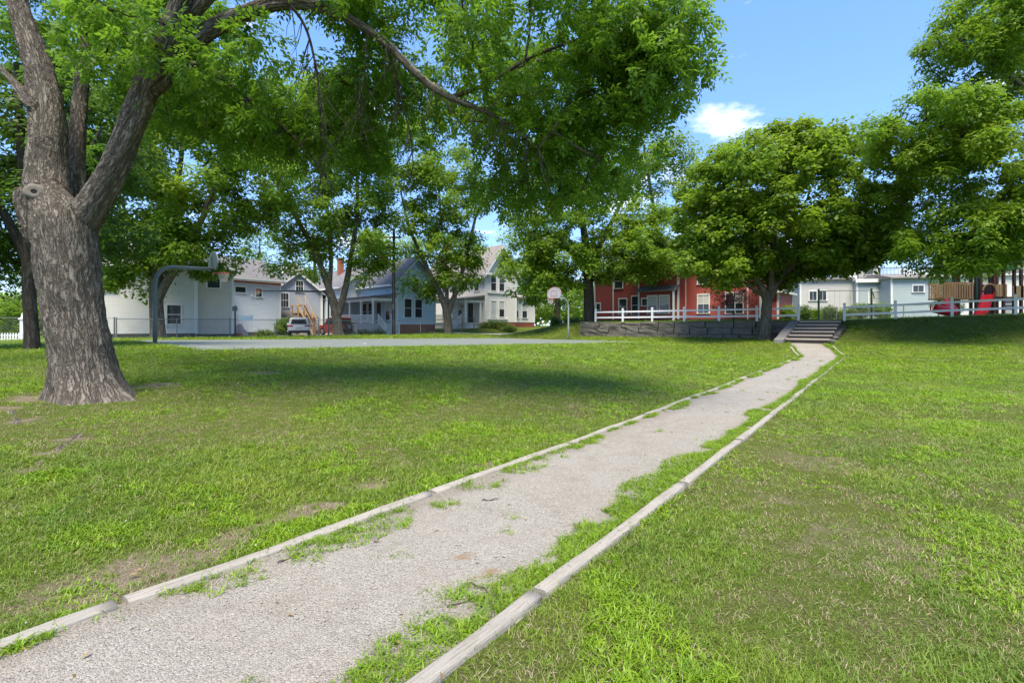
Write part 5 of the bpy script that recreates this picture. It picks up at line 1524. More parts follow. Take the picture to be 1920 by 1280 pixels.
# stone cheek sloping up the left of the steps, small kerb stones on the right
def cheek(t0, t1, e0, e1, z0, z1, name, h0=.55):
    sg = []
    n = 8
    V = []
    for i in range(n + 1):
        f = i / n; e = e0 + (e1 - e0) * f; zt = z0 + (z1 - z0) * f
        for (t, zz) in ((t0, zt + r.normal(0, .015)), (t1, zt + r.normal(0, .015)), (t1, zt - h0), (t0, zt - h0)):
            q = fpt(t + r.normal(0, .012), e); V.append((q[0], q[1], zz))
    Qd = [(i * 4 + a, i * 4 + (a + 1) % 4, i * 4 + 4 + (a + 1) % 4, i * 4 + 4 + a) for i in range(n) for a in range(4)] + [(3, 2, 1, 0), (n * 4, n * 4 + 1, n * 4 + 2, n * 4 + 3)]
    return V, Qd
V, Qd = cheek(14.32, 14.80, -4.75, -0.6, .70, 1.80, 'cheek', .9)
w = MB(); w.add(V, Qd); o = w.build('stone_cheek', simple_mat('pale slab stone', (0.22, 0.205, 0.185), 0.9, 0.35, 3.0, bump=0.5)); tag(o, 'grey sloping stone slab along the left side of the steps', 'stone')
for i in range(6):
    q = fpt(STAIR_T[1] + .14, -4.4 + i * .74); zz = float(gz(*fpt(STAIR_T[1] + .35, -4.4 + i * .74)))
    bm = bmesh.new(); bmesh.ops.create_icosphere(bm, subdivisions=2, radius=.5)
    for v in bm.verts: v.co = Vector((v.co.x * .3, v.co.y * .42, v.co.z * .26)) * r.uniform(.85, 1.15)
    me = bpy.data.meshes.new('edge_stone'); bm.to_mesh(me); bm.free()
    o = link('edge_stone', me, M_stone, None); o.location = (q[0], q[1], zz + .02); o.rotation_euler = (0, 0, r.uniform(0, 3))
    tag(o, ['lowest', 'second lowest', 'third lowest', 'third highest', 'second highest', 'topmost'][i] + ' rough stone along the right edge of the steps', 'stone', 'stones along the right edge of the steps')

# white two rail fence
M_vinyl = simple_mat('white vinyl', (0.80, 0.79, 0.77), 0.45, 0.07, 3.0)
def fence_run(ks, label, end_left=None):
    q0 = fpt(ks[0] * 2.44, 0); root = thing('rail_fence', label, 'fence', (q0[0], q0[1], float(gz(*q0))))
    pts = []
    for kk in ks:
        q = fpt(kk * 2.44, 0.0); z = float(gz(*q)); l = np.array((q[0] - q0[0], q[1] - q0[1], z - float(gz(*q0)))); pts.append(l)
        d = np.array((*FD, 0)); n = np.array((*FM, 0))
        ps = MB().obox(l, d, n, (-.0635, .0635), (-.0635, .0635), (-.3, 1.0)).build('post', M_vinyl, root)
        cp = MB(); o_ = l + (0, 0, 1.0)
        cc = [o_ + d * a * .075 + n * b * .075 for a, b in ((-1, -1), (1, -1), (1, 1), (-1, 1))]
        cp.add([*cc, *[x + (0, 0, .03) for x in cc], o_ + (0, 0, .085)], [(0, 1, 5, 4), (1, 2, 6, 5), (2, 3, 7, 6), (3, 0, 4, 7), (4, 5, 8), (5, 6, 8), (6, 7, 8), (7, 4, 8), (3, 2, 1, 0)]).build('post_cap', M_vinyl, ps)
    for a, b in zip(pts[:-1], pts[1:]):
        for z in (.36, .80):
            d = nrm(b - a); n = np.array((*FM, 0)); s_ = a + d * .06 + (0, 0, z); e_ = b - d * .06 + (0, 0, z)
            MB().prism([s_ - n * .02 - (0, 0, .058), s_ + n * .02 - (0, 0, .058), s_ + n * .02 + (0, 0, .058), s_ - n * .02 + (0, 0, .058)], e_ - s_).build('rail', M_vinyl, root)
fence_run(range(0, 7), 'white two rail fence along the top of the stone wall')
fence_run(range(7, 13), 'white two rail fence on the grassy bank right of the steps')
M_galv = simple_mat('galvanised steel', (0.20, 0.21, 0.205), 0.55, 0.15, 5.0, metal=0.3)
def chain_fence(label, P, h=1.28, sp=3.05, dx=0.09, brace=False):
    P = np.array(P, float); q0 = np.array((*P[0], float(gz(*P[0])))); root = thing('wire_fence', label, 'fence', tuple(q0))
    L = np.linalg.norm(P[1] - P[0]); d2 = (P[1] - P[0]) / L; n = int(round(L / sp)); top = []
    for i in range(n + 1):
        q = P[0] + d2 * L * i / n; z = float(gz(*q)); l = np.array((*q, z)) - q0
        ps = MB().tube([l - (0, 0, .3), l + (0, 0, h + .03)], .032 if i % n else .042, 8).build('post', M_galv, root, smooth=False)
        MB().tube([l + (0, 0, h + .03), l + (0, 0, h + .06), l + (0, 0, h + .09)], [.045, .045, .008], 8).build('post_cap', M_galv, ps)
        top.append(l)
    for a, b in zip(top[:-1], top[1:]):
        MB().tube([a + (0, 0, h), b + (0, 0, h)], .022, 6).build('top_rail', M_galv, root)
    m = MB(); A = np.array(top); s = np.linspace(0, L, n + 1)
    f = lambda u: np.array([np.interp(u, s, A[:, i]) for i in range(3)])
    V = []; T = []
    for u in np.arange(0, L, dx):
        for sg in (1, -1):
            u2 = u + sg * h
            if u2 < 0 or u2 > L: continue
            a = f(u) + (0, 0, .03); b = f(u2) + (0, 0, h - .01); w_ = 0.0022; k0 = len(V)
            o_ = np.array((*(-d2[1] * w_, d2[0] * w_), 0)); up = np.array((0, 0, w_ * 1.5))
            V += [a - up, a + up, a + o_, b - up, b + up, b + o_]; T += [(k0, k0 + 1, k0 + 4), (k0, k0 + 4, k0 + 3), (k0 + 1, k0 + 2, k0 + 5), (k0 + 1, k0 + 5, k0 + 4), (k0 + 2, k0, k0 + 3), (k0 + 2, k0 + 3, k0 + 5)]
    o = link('wire_mesh', mesh_np('wire_mesh', np.array(V), tris=np.array(T)), M_galv, root); o['kind'] = 'stuff'
    return root
chain_fence('long wire mesh fence behind the basketball court', [cf(-1, 0), cf(26.45, 0)])
chain_fence('wire mesh fence with hedge at the far left', [(-34.0, 33.0), (-26.8, 34.5)], 1.5, 2.4)
chain_fence('wire mesh fence across the terrace behind the swing frame', [tuple(atg(1450, 43)[:2]), tuple(atg(1760, 40)[:2])], 1.05, 2.4)

# ------------------------------------------------------------------ basketball hoops
M_pole = simple_mat('green grey hoop pole paint', (0.115, 0.14, 0.13), 0.5, 0.2, 4)
M_board = simple_mat('fan backboard white', (0.42, 0.41, 0.41), 0.5, 0.12, 3)
M_boardback = simple_mat('backboard green back', (0.10, 0.14, 0.12), 0.6, 0.2, 4)
M_orange = simple_mat('orange red hoop paint', (0.50, 0.09, 0.06), 0.5, 0.15, 4)
M_net = simple_mat('net cord', (0.62, 0.52, 0.42), 0.8, 0.15, 20)
M_fade = simple_mat('faded red board paint', (0.42, 0.17, 0.15), 0.6, 0.2, 4)
def hoop(label, base, d, reach, back_mat, arm_h=3.15, board=True, rim_h=3.05, M_pole=M_pole, pr_=.078):
    """gooseneck pole, fan board, rim and net; d = direction the arm reaches"""
    base = np.asarray(base, float); root = thing('basketball_hoop', label, 'basketball hoop', tuple(base), math.atan2(d[1], d[0]))
    pts = [(0, 0, -.3), (0, 0, 1.0), (0, 0, arm_h - .75)] + [(.62 - .62 * math.cos(a), 0, arm_h - .75 + .70 * math.sin(a)) for a in np.linspace(.15, math.pi / 2, 8)] + [(reach, 0, arm_h - .02)]
    MB().tube(pts, pr_, 14).build('pole', M_pole, root, smooth=True)
    x = reach
    if board:
        MB().tube([(x - .03, -.28, arm_h), (x - .03, .28, arm_h)], .03, 6).tube([(x - .05, 0, arm_h), (x - .05, 0, arm_h + .55)], .03, 6).build('bracket', M_pole, root)
        out = [(-.69 * math.cos(a), .50 * math.sin(a) ** .9 + .22) for a in np.linspace(0, math.pi, 20)] + [(.66, .12), (.48, .0), (-.48, .0), (-.66, .12)]
        zb = arm_h - .08
        bd = MB().prism([(x, a, zb + b * 1.15) for a, b in out], (.035, 0, 0)).build('backboard', back_mat, root)
        MB().prism([(x + .036, a * .985, zb + .005 + b * 1.135) for a, b in out], (.012, 0, 0)).build('board_face', M_board, bd)
        fr = MB(); xo = x + .05
        for (a0, a1, b0, b1) in ((-.30, .30, .52, .56), (-.30, .30, .14, .18), (-.30, -.26, .18, .52), (.26, .30, .18, .52)):
            fr.box(xo, xo + .004, a0, a1, zb + b0, zb + b1)
        fr.build('target_square', M_fade, bd)
        edge = MB()
        pr = [(a * .95, b * 1.08 + .02) for a, b in out[:20]]
        for (a0, b0), (a1, b1) in zip(pr[:-1], pr[1:]):
            dv = np.array((a1 - a0, b1 - b0)); nv = nrm(np.array((-dv[1], dv[0]))) * .022
            edge.prism([(xo, a0 - nv[0], zb + b0 - nv[1]), (xo, a1 - nv[0], zb + b1 - nv[1]), (xo, a1 + nv[0], zb + b1 + nv[1]), (xo, a0 + nv[0], zb + b0 + nv[1])], (.004, 0, 0))
        edge.build('border_stripe', M_fade, bd)
    xr = x + .05 + .15 + .23
    ring = [(xr + .23 * math.cos(a), .23 * math.sin(a), rim_h) for a in np.linspace(0, 2 * math.pi, 25)]
    rm = MB().tube(ring, .013, 6).box(x + .03, x + .24, -.09, .09, rim_h - .03, rim_h - .015).box(x + .03, x + .05, -.09, .09, rim_h - .12, rim_h - .015).build('rim', M_orange, root)
    nt = MB(); n = 12
    for i in range(n):
        for sg in (1, -1):
            pts = []
            for j in range(5):
                a = (i + sg * j * .5) / n * 2 * math.pi; rr = .225 - .022 * j * (1.2 if j < 4 else 1.0)
                pts.append((xr + rr * math.cos(a), rr * math.sin(a), rim_h - .01 - j * .095))
            nt.tube(pts, .005, 3, False)
    nt.build('net', M_net, rm)
    return root
hb = np.array((*CA, float(court_z(0)) - .01))
hoop('gooseneck basketball hoop seen from behind at the left end of the court', (*(CA - U * .25), float(gz(*(CA - U * .25)))), U, 2.05, M_boardback, 3.2)
rb = CA + U * (CLEN + .85)
hoop('basketball hoop with a white fan backboard at the far end of the court', (*rb, float(gz(*rb))), -U, 1.6, M_board, 3.15, M_pole=simple_mat('pale hoop pole paint', (0.30, 0.33, 0.30), 0.5, 0.2, 4), pr_=.062)
sb = atg(616, 44.0)
hoop('bare basketball rim on a long arm reaching left over the court', tuple(sb), (-1.0, -0.25), 5.2, M_board, 3.95, False, 3.93)

# ------------------------------------------------------------------ poles and small fittings behind the court
M_darkpole = simple_mat('weathered utility pole', (0.085, 0.065, 0.05), 0.9, 0.3, 6, bump=0.4)
M_green = simple_mat('dark green steel', (0.022, 0.055, 0.042), 0.5, 0.2, 4)
M_black = simple_mat('black plastic', (0.02, 0.02, 0.022), 0.5, 0.2, 4)
up = atg(738, 44.5); root = thing('utility_pole', 'dark wooden utility pole in front of the blue house', 'utility pole', tuple(up))
MB().tube([(0, 0, -.4), (0, 0, 3), (0.03, 0, 9.2)], [.16, .145, .11], 12).build('pole', M_darkpole, root, smooth=True)
MB().box(-.09, .09, -.26, -.13, 2.3, 2.75).build('meter', M_galv, root)
MB().tube([(.03, -.13, .1), (.03, -.135, 5.5)], .025, 6).build('conduit', M_galv, root)
MB().box(-.7, .7, -.06, .06, 8.5, 8.62).build('crossarm', M_darkpole, root)
def signpost(label, px, Y, h, wd, hh, mat, pm):
    b = atg(px, Y); root = thing('sign_post', label, 'sign', tuple(b))
    MB().box(-.035, .035, -.035, .035, -.3, h).build('post', pm, root)
    MB().box(-wd / 2, wd / 2, -.05, -.037, h - hh - .05, h - .05).build('sign_plate', mat, root)
signpost('dark post with a small green sign by the parking pad', 441, 34.0, 2.1, .34, .3, M_boardback, M_darkpole)
signpost('thin dark post right of the forked tree by the porch', 866, 46.0, 2.65, .2, .25, M_darkpole, M_darkpole)
b1 = cf(5.6, -.03); b2 = cf(7.0, -.03); z1 = float(gz(*b1)) + 1.2
bz = thing('banner', 'blank white banner tied to the top of the wire fence', 'banner', (b1[0], b1[1], z1))
V = []; n = 12
for i in range(n + 1):
    f = i / n; q = b1 + (b2 - b1) * f * .68 - b1; sag = .10 * math.sin(f * math.pi)
    for j in range(5): V.append((q[0] + .03 * math.sin(f * 9), q[1] - .03, .42 - sag - j * .095 * (1 - .15 * math.sin(f * math.pi))))
Qd = [(i * 5 + j, i * 5 + 5 + j, i * 5 + 6 + j, i * 5 + 1 + j) for i in range(n) for j in range(4)]
link('cloth', mesh_np('cloth', np.array(V), quads=np.array(Qd), smooth=True), M_white, bz)
MB().tube([(0, -.03, .42), (0, -.02, -.1)], .01, 5).tube([(b2[0] * .68 + b1[0] * .32 - b1[0], b2[1] * .68 - b1[1] * .68 - .03, .42), (b2[0] * .68 + b1[0] * .32 - b1[0], b2[1] * .68 - b1[1] * .68 - .02, -.1)], .01, 5).build('tie_pole', M_galv, bz)
# cluttered corner by the cream house
tb = atg(447, 40.5); root = thing('tarp_heap', 'heap under a pale tarp beside the cream house', 'heap', tuple(tb))
bm = bmesh.new(); bmesh.ops.create_icosphere(bm, subdivisions=3, radius=.6)
for v in bm.verts:
    f = 1 + .25 * math.sin(v.co.x * 7 + 1) * math.cos(v.co.y * 6); v.co = Vector((v.co.x * 1.25, v.co.y * .9, max(-.1, v.co.z) * 1.5)) * f
me = bpy.data.meshes.new('tarp'); bm.to_mesh(me); bm.free(); link('tarp', me, simple_mat('pink grey tarp', (0.55, 0.42, 0.37), .7, .3, 3), root)
MB().box(-.5, .6, -.75, -.5, -.05, .35).build('box', simple_mat('faded red crate', (0.35, 0.12, 0.09), .8, .3, 4), root)

# new wooden stair beside the slate blue house
o = at(566, 600, 52.0); zb = float(gz(o[0], o[1])); root = thing('outdoor_stair', 'new yellow lumber stair against the pale blue wall', 'stairs', (o[0], o[1], zb), math.radians(-20))
n = 10; H = 3.1; RN = 1.75
for i in range(n):
    x = i * RN / n; z = H - i * H / n
    MB().box(x, x + .24, -.45, .45, z - .06, z - .015).build('tread', M_wood_new, root)
for y in (-.5, .46):
    MB().prism([(-.1, y, H - .25), (RN + .1, y, -.05), (RN + .1, y, .22), (-.1, y, H + .02)], (0, .04, 0)).build('stringer', M_wood_new, root)
    MB().prism([(-.1, y, H + .85), (RN + .1, y, .95), (RN + .1, y, 1.05), (-.1, y, H + .95)], (0, .04, 0)).build('handrail', M_wood_new, root)
    for x, z in ((0, H), (RN * .5, H * .5), (RN, 0)):
        MB().box(x - .04, x + .04, y - .022 if y < 0 else y + .042, y - .002 if y < 0 else y + .062, z - .3, z + .95).build('rail_post', M_wood_new, root)
MB().box(-1.0, -.02, -.5, .5, H - .12, H - .02).build('landing', M_wood_new, root)
for x in (-.92, -.12):
    for y in (-.44, .36): MB().box(x, x + .09, y, y + .09, -.3, H - .12).build('support_post', M_wood_new, root)

# ------------------------------------------------------------------ cars
M_tyre = simple_mat('tyre rubber', (0.025, 0.025, 0.026), 0.85, 0.2, 8)
M_rim = simple_mat('alloy rim', (0.45, 0.46, 0.47), 0.35, 0.1, 8, metal=0.7)
M_tail = simple_mat('red tail lamp', (0.45, 0.02, 0.02), 0.25, 0.1, 8)
M_plate = simple_mat('number plate', (0.6, 0.6, 0.55), 0.5, 0.1, 8)
M_carglass = glass_mat('car glass', (0.02, 0.024, 0.028), 0.05)
def car(label, loc, rz, paint, L=4.5, Wd=1.84, H=1.66, spare=False):
    """SUV, x forward, standing on its wheels"""
    root = thing('parked_car', label, 'car', loc, rz); hw = Wd / 2
    prof = [(-L / 2 + .03, .42), (-L / 2, .60), (-L / 2 + .02, .98), (-L / 2 + .10, 1.03), (L / 2 - 1.25, 1.02), (L / 2 - .35, .92), (L / 2 - .04, .74), (L / 2, .50), (L / 2 - .05, .30), (-L / 2 + .1, .30)]
    MB().prism([(x, -hw, z) for x, z in prof], (0, Wd, 0)).build('body', paint, root, bevel=.055, seg=2, smooth=True)
    c0 = [(-L / 2 + .06, 1.0), (-L / 2 + .33, H - .06), (-L / 2 + .75, H), (.25, H), (.62, H - .09), (L / 2 - 1.15, 1.0)]
    cb = MB(); n = len(c0); tin = lambda z: hw - .03 - .17 * (z - 1.0) / (H - 1.0)
    cb.add([(x, -tin(z), z) for x, z in c0] + [(x, tin(z), z) for x, z in c0], [tuple(range(n))[::-1], tuple(range(n, 2 * n))] + [(i, (i + 1) % n, n + (i + 1) % n, n + i) for i in range(n)])
    cab = cb.build('cabin', paint, root, bevel=.045, seg=2, smooth=True)
    for sg in (-1, 1):
        for pts in ([(-L / 2 + .42, 1.07), (-L / 2 + .56, H - .16), (-L / 2 + 1.1, H - .13), (-L / 2 + 1.1, 1.07)], [(-L / 2 + 1.16, 1.07), (-L / 2 + 1.16, H - .13), (.0, H - .12), (-.0, 1.07)], [(.06, 1.07), (.06, H - .13), (.42, H - .15), (.92, 1.07)]):
            MB().prism([(x, sg * (tin(z) - .012), z) for x, z in pts], (0, sg * .03, 0)).build('side_window', M_carglass, cab)
        MB().box(.75, .9, sg * (hw + .0) - (.0 if sg > 0 else .16), sg * hw + (.16 if sg > 0 else .0), 1.02, 1.16).build('mirror', paint, root, bevel=.03)
        MB().box(-L / 2 - .012, -L / 2 + .16, sg * (hw - .22) - .22, sg * (hw - .22) + .22, .86, .98).build('tail_lamp', M_tail, root, bevel=.02)
        MB().box(L / 2 - .30, L / 2 - .02, sg * (hw - .27) - .2, sg * (hw - .27) + .2, .70, .82).build('headlamp', M_plate, root, bevel=.02)
        for x in (-L / 2 + .85, L / 2 - .9):
            ye = sg * (hw - .19)
            tw = MB().tube([(x, ye - sg * .02, .34), (x, ye + sg * .20, .34)], .345, 20).build('tyre', M_tyre, root, bevel=.02)
            MB().tube([(x, ye + sg * .15, .34), (x, ye + sg * .215, .34), (x, ye + sg * .20, .34)], [.225, .22, .08], 14).build('rim', M_rim, tw)
            MB().tube([(x, sg * (hw - .06), .36), (x, sg * (hw + .006), .36)], .40, 22).build('wheel_arch', M_black, root)
    rw = [(-L / 2 + .10, 1.08), (-L / 2 + .30, H - .14)]
    MB().add([(rw[0][0] - .012, -hw + .25, rw[0][1]), (rw[0][0] - .012, hw - .25, rw[0][1]), (rw[1][0] - .012, hw - .36, rw[1][1]), (rw[1][0] - .012, -hw + .36, rw[1][1]),
              (rw[0][0] + .05, -hw + .25, rw[0][1]), (rw[0][0] + .05, hw - .25, rw[0][1]), (rw[1][0] + .05, hw - .36, rw[1][1]), (rw[1][0] + .05, -hw + .36, rw[1][1])],
             [(0, 1, 2, 3), (7, 6, 5, 4), (0, 4, 5, 1), (1, 5, 6, 2), (2, 6, 7, 3), (3, 7, 4, 0)]).build('rear_window', M_carglass, cab)
    MB().box(.64, .66, -hw + .3, hw - .3, 1.1, 1.12).build('wiper', M_black, cab)
    MB().prism([(.66, -hw + .20, H - .13), (L / 2 - 1.20, -hw + .10, 1.04), (L / 2 - 1.17, -hw + .10, 1.05), (.69, -hw + .20, H - .11)], (0, Wd - .3, 0)).build('windscreen', M_carglass, cab)
    MB().box(-L / 2 - .02, -L / 2 + .25, -hw + .02, hw - .02, .30, .52).build('bumper', M_black, root, bevel=.03)
    MB().box(L / 2 - .2, L / 2 + .02, -hw + .05, hw - .05, .28, .46).build('bumper', M_black, root, bevel=.03)
    MB().box(-L / 2 - .014, -L / 2 + .02, -.26, .26, .68, .82).build('number_plate', M_plate, root)
    if spare:
        t2 = MB().tube([(-L / 2 - .02, .1, .82), (-L / 2 - .24, .1, .82)], .37, 22).build('spare_wheel', M_tyre, root, bevel=.03)
        MB().tube([(-L / 2 - .20, .1, .82), (-L / 2 - .262, .1, .82), (-L / 2 - .25, .1, .82)], [.22, .2, .06], 14).build('rim', M_rim, t2)
    return root
M_carwhite = simple_mat('white car paint', (0.72, 0.72, 0.71), 0.2, 0.04, 2, spec=0.6)
M_carred = simple_mat('dark red car paint', (0.34, 0.045, 0.035), 0.25, 0.1, 2, spec=0.6)
c1 = atg(561, 47.5, .03); c2 = atg(632, 51.0, .03)
car('white SUV parked with its tail to the court', tuple(c1), math.radians(112), M_carwhite)
car('dark red off-roader with a spare wheel parked behind the forked tree', tuple(c2), math.radians(140), M_carred, 4.2, 1.8, 1.7, True)

# ------------------------------------------------------------------ terrace: swing frame, play structure
def A3(px, Y, z=0.0): return atg(px, Y, z)
s1 = A3(1535, 39); s2 = A3(1634, 39); root = thing('swing_frame', 'dark green steel swing frame standing on the terrace', 'swing set', tuple(s1))
l2 = s2 - s1; H = 2.25
for nm, l in (('post', np.zeros(3)), ('post', l2)):
    MB().tube([l - (0, 0, .3), l + (0, 0, H + .15)], .075, 10).build('post', M_green, root)
MB().tube([(0, 0, H), tuple(l2 + (0, 0, H))], .03, 8).build('top_bar', M_galv, root)
MB().tube([tuple(l2 + (0, 0, H - .1)), tuple(l2 + (.35, .3, H - .2)), tuple(l2 + (.5, .4, H - .6))], .035, 6).build('brace', M_green, root)
for f in (.35, .72):
    a = l2 * f
    sw = MB().tube([a + (-.2, 0, H), a + (-.2, 0, .6)], .008, 4).tube([a + (.2, 0, H), a + (.2, 0, .6)], .008, 4).build('chains', M_galv, root)
    MB().box(a[0] - .24, a[0] + .24, a[1] - .08, a[1] + .08, a[2] + .58, a[2] + .61).build('swing_seat', M_black, sw)

M_playwood = simple_mat('orange brown play panel', (0.47, 0.27, 0.125), 0.7, 0.25, 4)
M_playdark = simple_mat('dark brown play post', (0.11, 0.045, 0.03), 0.7, 0.3, 4)
M_playred = simple_mat('red slide plastic', (0.66, 0.022, 0.028), 0.35, 0.1, 2)
M_playgreen = simple_mat('green play roof', (0.05, 0.16, 0.12), 0.5, 0.15, 3)
PY = 33.0
def PX(px): return (px - 960) / F * PY
g0 = A3(1765, PY); root = thing('play_structure', 'wooden playground climber with a red slide behind the white fence', 'play structure', tuple(g0))
b = PX(1765); S = PY / F; z0 = g0[2]
zz = lambda py: CZ + (HZ - py) * S - z0
lx = lambda px: PX(px) - b
# bridge with slats
MB().box(lx(1768), lx(1826), 0, 1.2, zz(561), zz(558)).build('deck', M_playwood, root)
for yy in (0, 1.2):
    MB().box(lx(1768), lx(1826), yy - .03, yy + .03, zz(532), zz(529)).build('bridge_rail', M_playwood, root)
    for i in range(12):
        x = lx(1769) + i * (lx(1826) - lx(1769)) / 12
        MB().box(x, x + .09, yy - .045, yy - .005, zz(560), zz(530)).build('slat', M_playwood, root)
for px, t in ((1829, M_green), (1837, M_playdark), (1862, M_playdark), (1880, M_playdark), (1900, M_playdark), (1913, M_playdark)):
    for yy in (-.05, 1.6):
        g = float(gz(PX(px), PY + yy)) - z0
        MB().box(lx(px) - .07, lx(px) + .07, yy - .07, yy + .07, g - .3, zz(505)).build('post', t, root)
MB().box(lx(1837), lx(1915), -.02, 1.6, zz(560), zz(556)).build('deck', M_playdark, root)
MB().box(lx(1838), lx(1915), 1.5, 1.56, zz(556), zz(530)).build('back_panel', M_playdark, root)
for i in range(5):
    MB().box(lx(1862) + i * .17, lx(1862) + i * .17 + .13, -.10, -.06, zz(556), zz(533)).build('panel_board', M_playwood, root)
MB().box(lx(1896), lx(1918), -.12, -.07, zz(558), zz(536)).build('panel_board', M_playwood, root)
MB().prism([(lx(1835), -.25, zz(506)), (lx(1870), -.25, zz(486)), (lx(1905), -.25, zz(506))], (0, 2.1, 0)).build('roof', M_playgreen, root)
# arch over the slide entry
arc = [(lx(1850) + math.cos(a) * .42, -.2, zz(545) + math.sin(a) * .42) for a in np.linspace(0, math.pi, 14)]
MB().tube(arc, .05, 6).build('entry_arch', M_playwood, root)
# slide
sl0 = np.array((lx(1850), -.15, zz(552))); sl1 = np.array((lx(1800), -1.5, .10)); n = 12
path = []
for i in range(n + 1):
    f = i / n; q = sl0 + (sl1 - sl0) * f; q[2] = sl0[2] + (sl1[2] - sl0[2]) * (f + .10 * math.sin(f * math.pi) - .05 * math.sin(2 * math.pi * f)); path.append(q)
path.append(path[-1] + np.array((-.3, -.2, -.02)))
path = np.array(path); dd = nrm(np.gradient(path, axis=0)); sd = nrm(np.stack([-dd[:, 1], dd[:, 0], 0 * dd[:, 0]], 1))
prof = [(-.28, .20), (-.30, .20), (-.25, -.03), (.25, -.03), (.30, .20), (.28, .20), (.22, .0), (-.22, .0)]
V = np.array([[p_ + s_ * a + np.array((0, 0, c_)) for a, c_ in prof] for p_, s_ in zip(path, sd)]); m = len(prof)
Qd = [(i * m + j, i * m + (j + 1) % m, i * m + m + (j + 1) % m, i * m + m + j) for i in range(len(path) - 1) for j in range(m)] + [tuple(range(m)), tuple(range((len(path) - 1) * m, len(path) * m))[::-1]]
w = MB(); w.add(V.reshape(-1, 3), Qd); w.build('slide', M_playred, root)
for f in (5, 9):
    q = path[f]; g = float(gz(q[0] + b, q[1] + PY)) - z0
    MB().tube([(q[0], q[1], g - .1), (q[0], q[1], q[2])], .04, 6).build('slide_leg', M_playdark, root)
# red tub slide mouth
c0 = A3(1775, 31.2); tub = thing('tube_slide', 'bright red curved tube slide end at the left of the climber', 'slide', tuple(c0))
pts = [(-.75, 0, .58), (-.55, -.1, .46), (-.2, -.15, .38), (.2, -.1, .36), (.6, .2, .40), (.8, .7, .62), (.85, 1.1, .95)]
pts, _ = resample(smooth_poly(np.array(pts), 2), .12)
V, Qd = tube_np(pts, np.full(len(pts), .27), 16)
top = (np.arange(len(V)) % 16)
w = MB(); w.add(V.tolist(), Qd.tolist()); w.build('tube', M_playred, tub, smooth=True)
MB().tube(np.array([(-.76, .285 * math.cos(a), .58 + .285 * math.sin(a)) for a in np.linspace(0, 6.283, 19)]), .035, 6).build('tube_lip', M_playred, tub)
MB().tube([(.3, -.1, -.1), (.3, -.1, .0)], .05, 6).build('tube_leg', M_playdark, tub)

# ------------------------------------------------------------------ shrubs, hedges, flowers
bush('shrub', 'green bush in front of the brown lean-to', 541, 49.6, 1.2, .95, .8, 70, M_leaf_mid, 401, .16)
bush('shrub', 'low shrub against the light blue wall', 498, 45.0, .9, .3, .5, 30, M_leaf_shrub, 402, .12)
bush('shrub', 'leafy bed shrub in front of the beige house bay', 925, 52.5, 1.5, .32, .6, 50, M_leaf_shrub, 403, .13)
bush('shrub', 'long low shrub at the foot of the beige house side wing', 950, 52.0, 1.0, .28, .6, 36, M_leaf_shrub, 404, .13)
bush('shrub', 'tall leafy plant left of the far basketball pole', 1042, 47.5, .5, .6, .5, 34, M_leaf_shrub, 405, .16)
M_lily = leaf_mat('orange lily petal', (0.45, 0.16, 0.04), (0.62, 0.28, 0.10), (0.60, 0.34, 0.20), 0.8, 0.3)
bush('flower_clump', 'orange day lilies right of the far basketball pole', 1068, 47.0, .7, .38, .4, 22, M_lily, 406, .10, 'flowers', per=30)
bush('shrub', 'grassy green clump under the orange lilies', 1075, 46.4, 1.1, .3, .5, 34, M_leaf_shrub, 407, .14)
bush('shrub', 'bright yellow green bush behind the maple trunk', 1468, 41.5, 1.1, .62, .7, 60, M_leaf_gold, 408, .13)
bush('shrub', 'dark bush at the top left of the steps', 1506, 41.0, .45, .6, .5, 40, M_leaf_dark, 409, .12)
bush('shrub', 'lime green bush left of the swing frame post', 1527, 42.2, .45, .42, .4, 34, M_leaf_gold, 410, .12)
bush('shrub', 'dark green bush between the two swing frame posts', 1553, 43.5, .9, .6, .6, 54, M_leaf_dark, 411, .13)
bush('shrub', 'mid green bush below the white framed window', 1578, 43.2, .8, .55, .6, 46, M_leaf_mid, 412, .13)
bush('shrub', 'yellowish shrub right of the middle of the swing frame', 1612, 42.5, .9, .7, .6, 54, M_leaf_shrub, 413, .13)
bush('shrub', 'green shrub beside the garage corner', 1652, 42.5, .8, .65, .6, 46, M_leaf_mid, 414, .13)
bush('shrub', 'weedy plants at the foot of the porch lattice', 690, 46.0, 1.6, .28, .4, 40, M_leaf_shrub, 415, .13)
bush('shrub', 'dark blue green spruce-like bush beside the garage', 1778, 40, 1.2, 2.1, 1.0, 90, M_leaf_dark, 416, .12)
bush('hedge', 'tall clipped hedge behind the wire fence at the far left', 10, 38.0, 4.2, 1.45, .8, 210, M_leaf_mid, 417, .15, 'hedge', per=70)
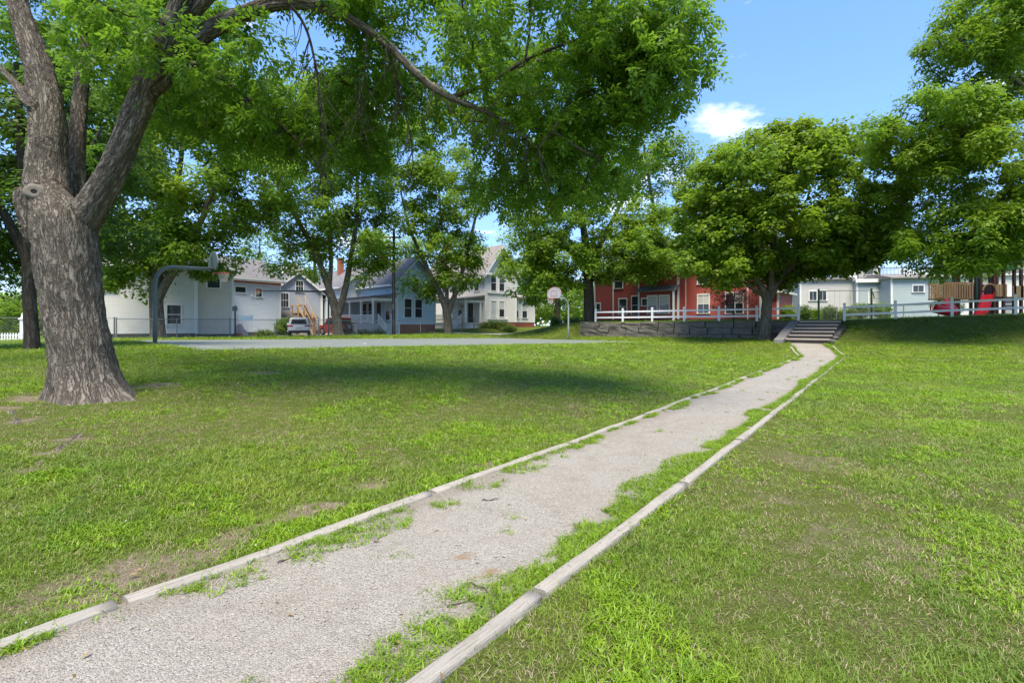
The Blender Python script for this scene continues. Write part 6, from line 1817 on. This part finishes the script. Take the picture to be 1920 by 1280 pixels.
# white picket fence and gate post at the far left
pk = A3(20, 31.0); root = thing('picket_fence', 'low white picket fence at the far left edge', 'fence', tuple(pk))
for i in range(18):
    x = -1.6 + i * .17; g = float(gz(pk[0] + x, pk[1])) - pk[2]
    MB().prism([(x, 0, g - .1), (x + .09, 0, g - .1), (x + .09, 0, g + .48), (x + .045, 0, g + .56), (x, 0, g + .48)], (0, .025, 0)).build('picket', M_white, root)
for z in (.12, .36): MB().box(-1.7, 1.5, .027, .06, z, z + .06).build('rail', M_white, root)
pp = A3(47, 31.4); root = thing('gate_post', 'tall white pointed post beside the dark trunk', 'post', tuple(pp))
MB().box(-.17, .17, -.17, .17, -.2, 1.35).build('shaft', M_white, root)
MB().box(-.22, .22, -.22, .22, 1.352, 1.45).box(-.2, .2, -.2, .2, -.1, .25).build('moulding', M_white, root)
MB().add([(-.15, -.15, 1.451), (.15, -.15, 1.451), (.15, .15, 1.451), (-.15, .15, 1.451), (-.1, -.1, 1.75), (.1, -.1, 1.75), (.1, .1, 1.75), (-.1, .1, 1.75), (0, 0, 1.95)],
         [(0, 1, 5, 4), (1, 2, 6, 5), (2, 3, 7, 6), (3, 0, 4, 7), (4, 5, 8), (5, 6, 8), (6, 7, 8), (7, 4, 8), (3, 2, 1, 0)]).build('finial', M_white, root)

# fallen twigs on the path
def twig(label, pts, rr):
    g = np.array([ray(*q) for q in pts]); q = smooth_poly(g, 2); c0 = q[0].copy()
    q[:, 2] = gz(q[:, 0], q[:, 1]) + rr + .008 + .006 * np.sin(np.arange(len(q)))
    o = MB().tube(q - c0, np.linspace(rr, rr * .5, len(q)), 6).build('twig', M_darkpole); o.location = c0
    tag(o, label, 'twig', 'twigs fallen on the path')
twig('long thin twig lying at the grassy right edge of the path', [(838, 1142), (880, 1128), (918, 1113)], .004)
twig('short crooked twig near the brown spot on the path', [(882, 1098), (900, 1104), (914, 1113)], .005)
twig('small dark twig by the weeds on the left half of the path', [(905, 940), (920, 940), (934, 938)], .006)
twig('pale twig lying along the left border of the path', [(520, 1060), (545, 1050), (562, 1040)], .005)
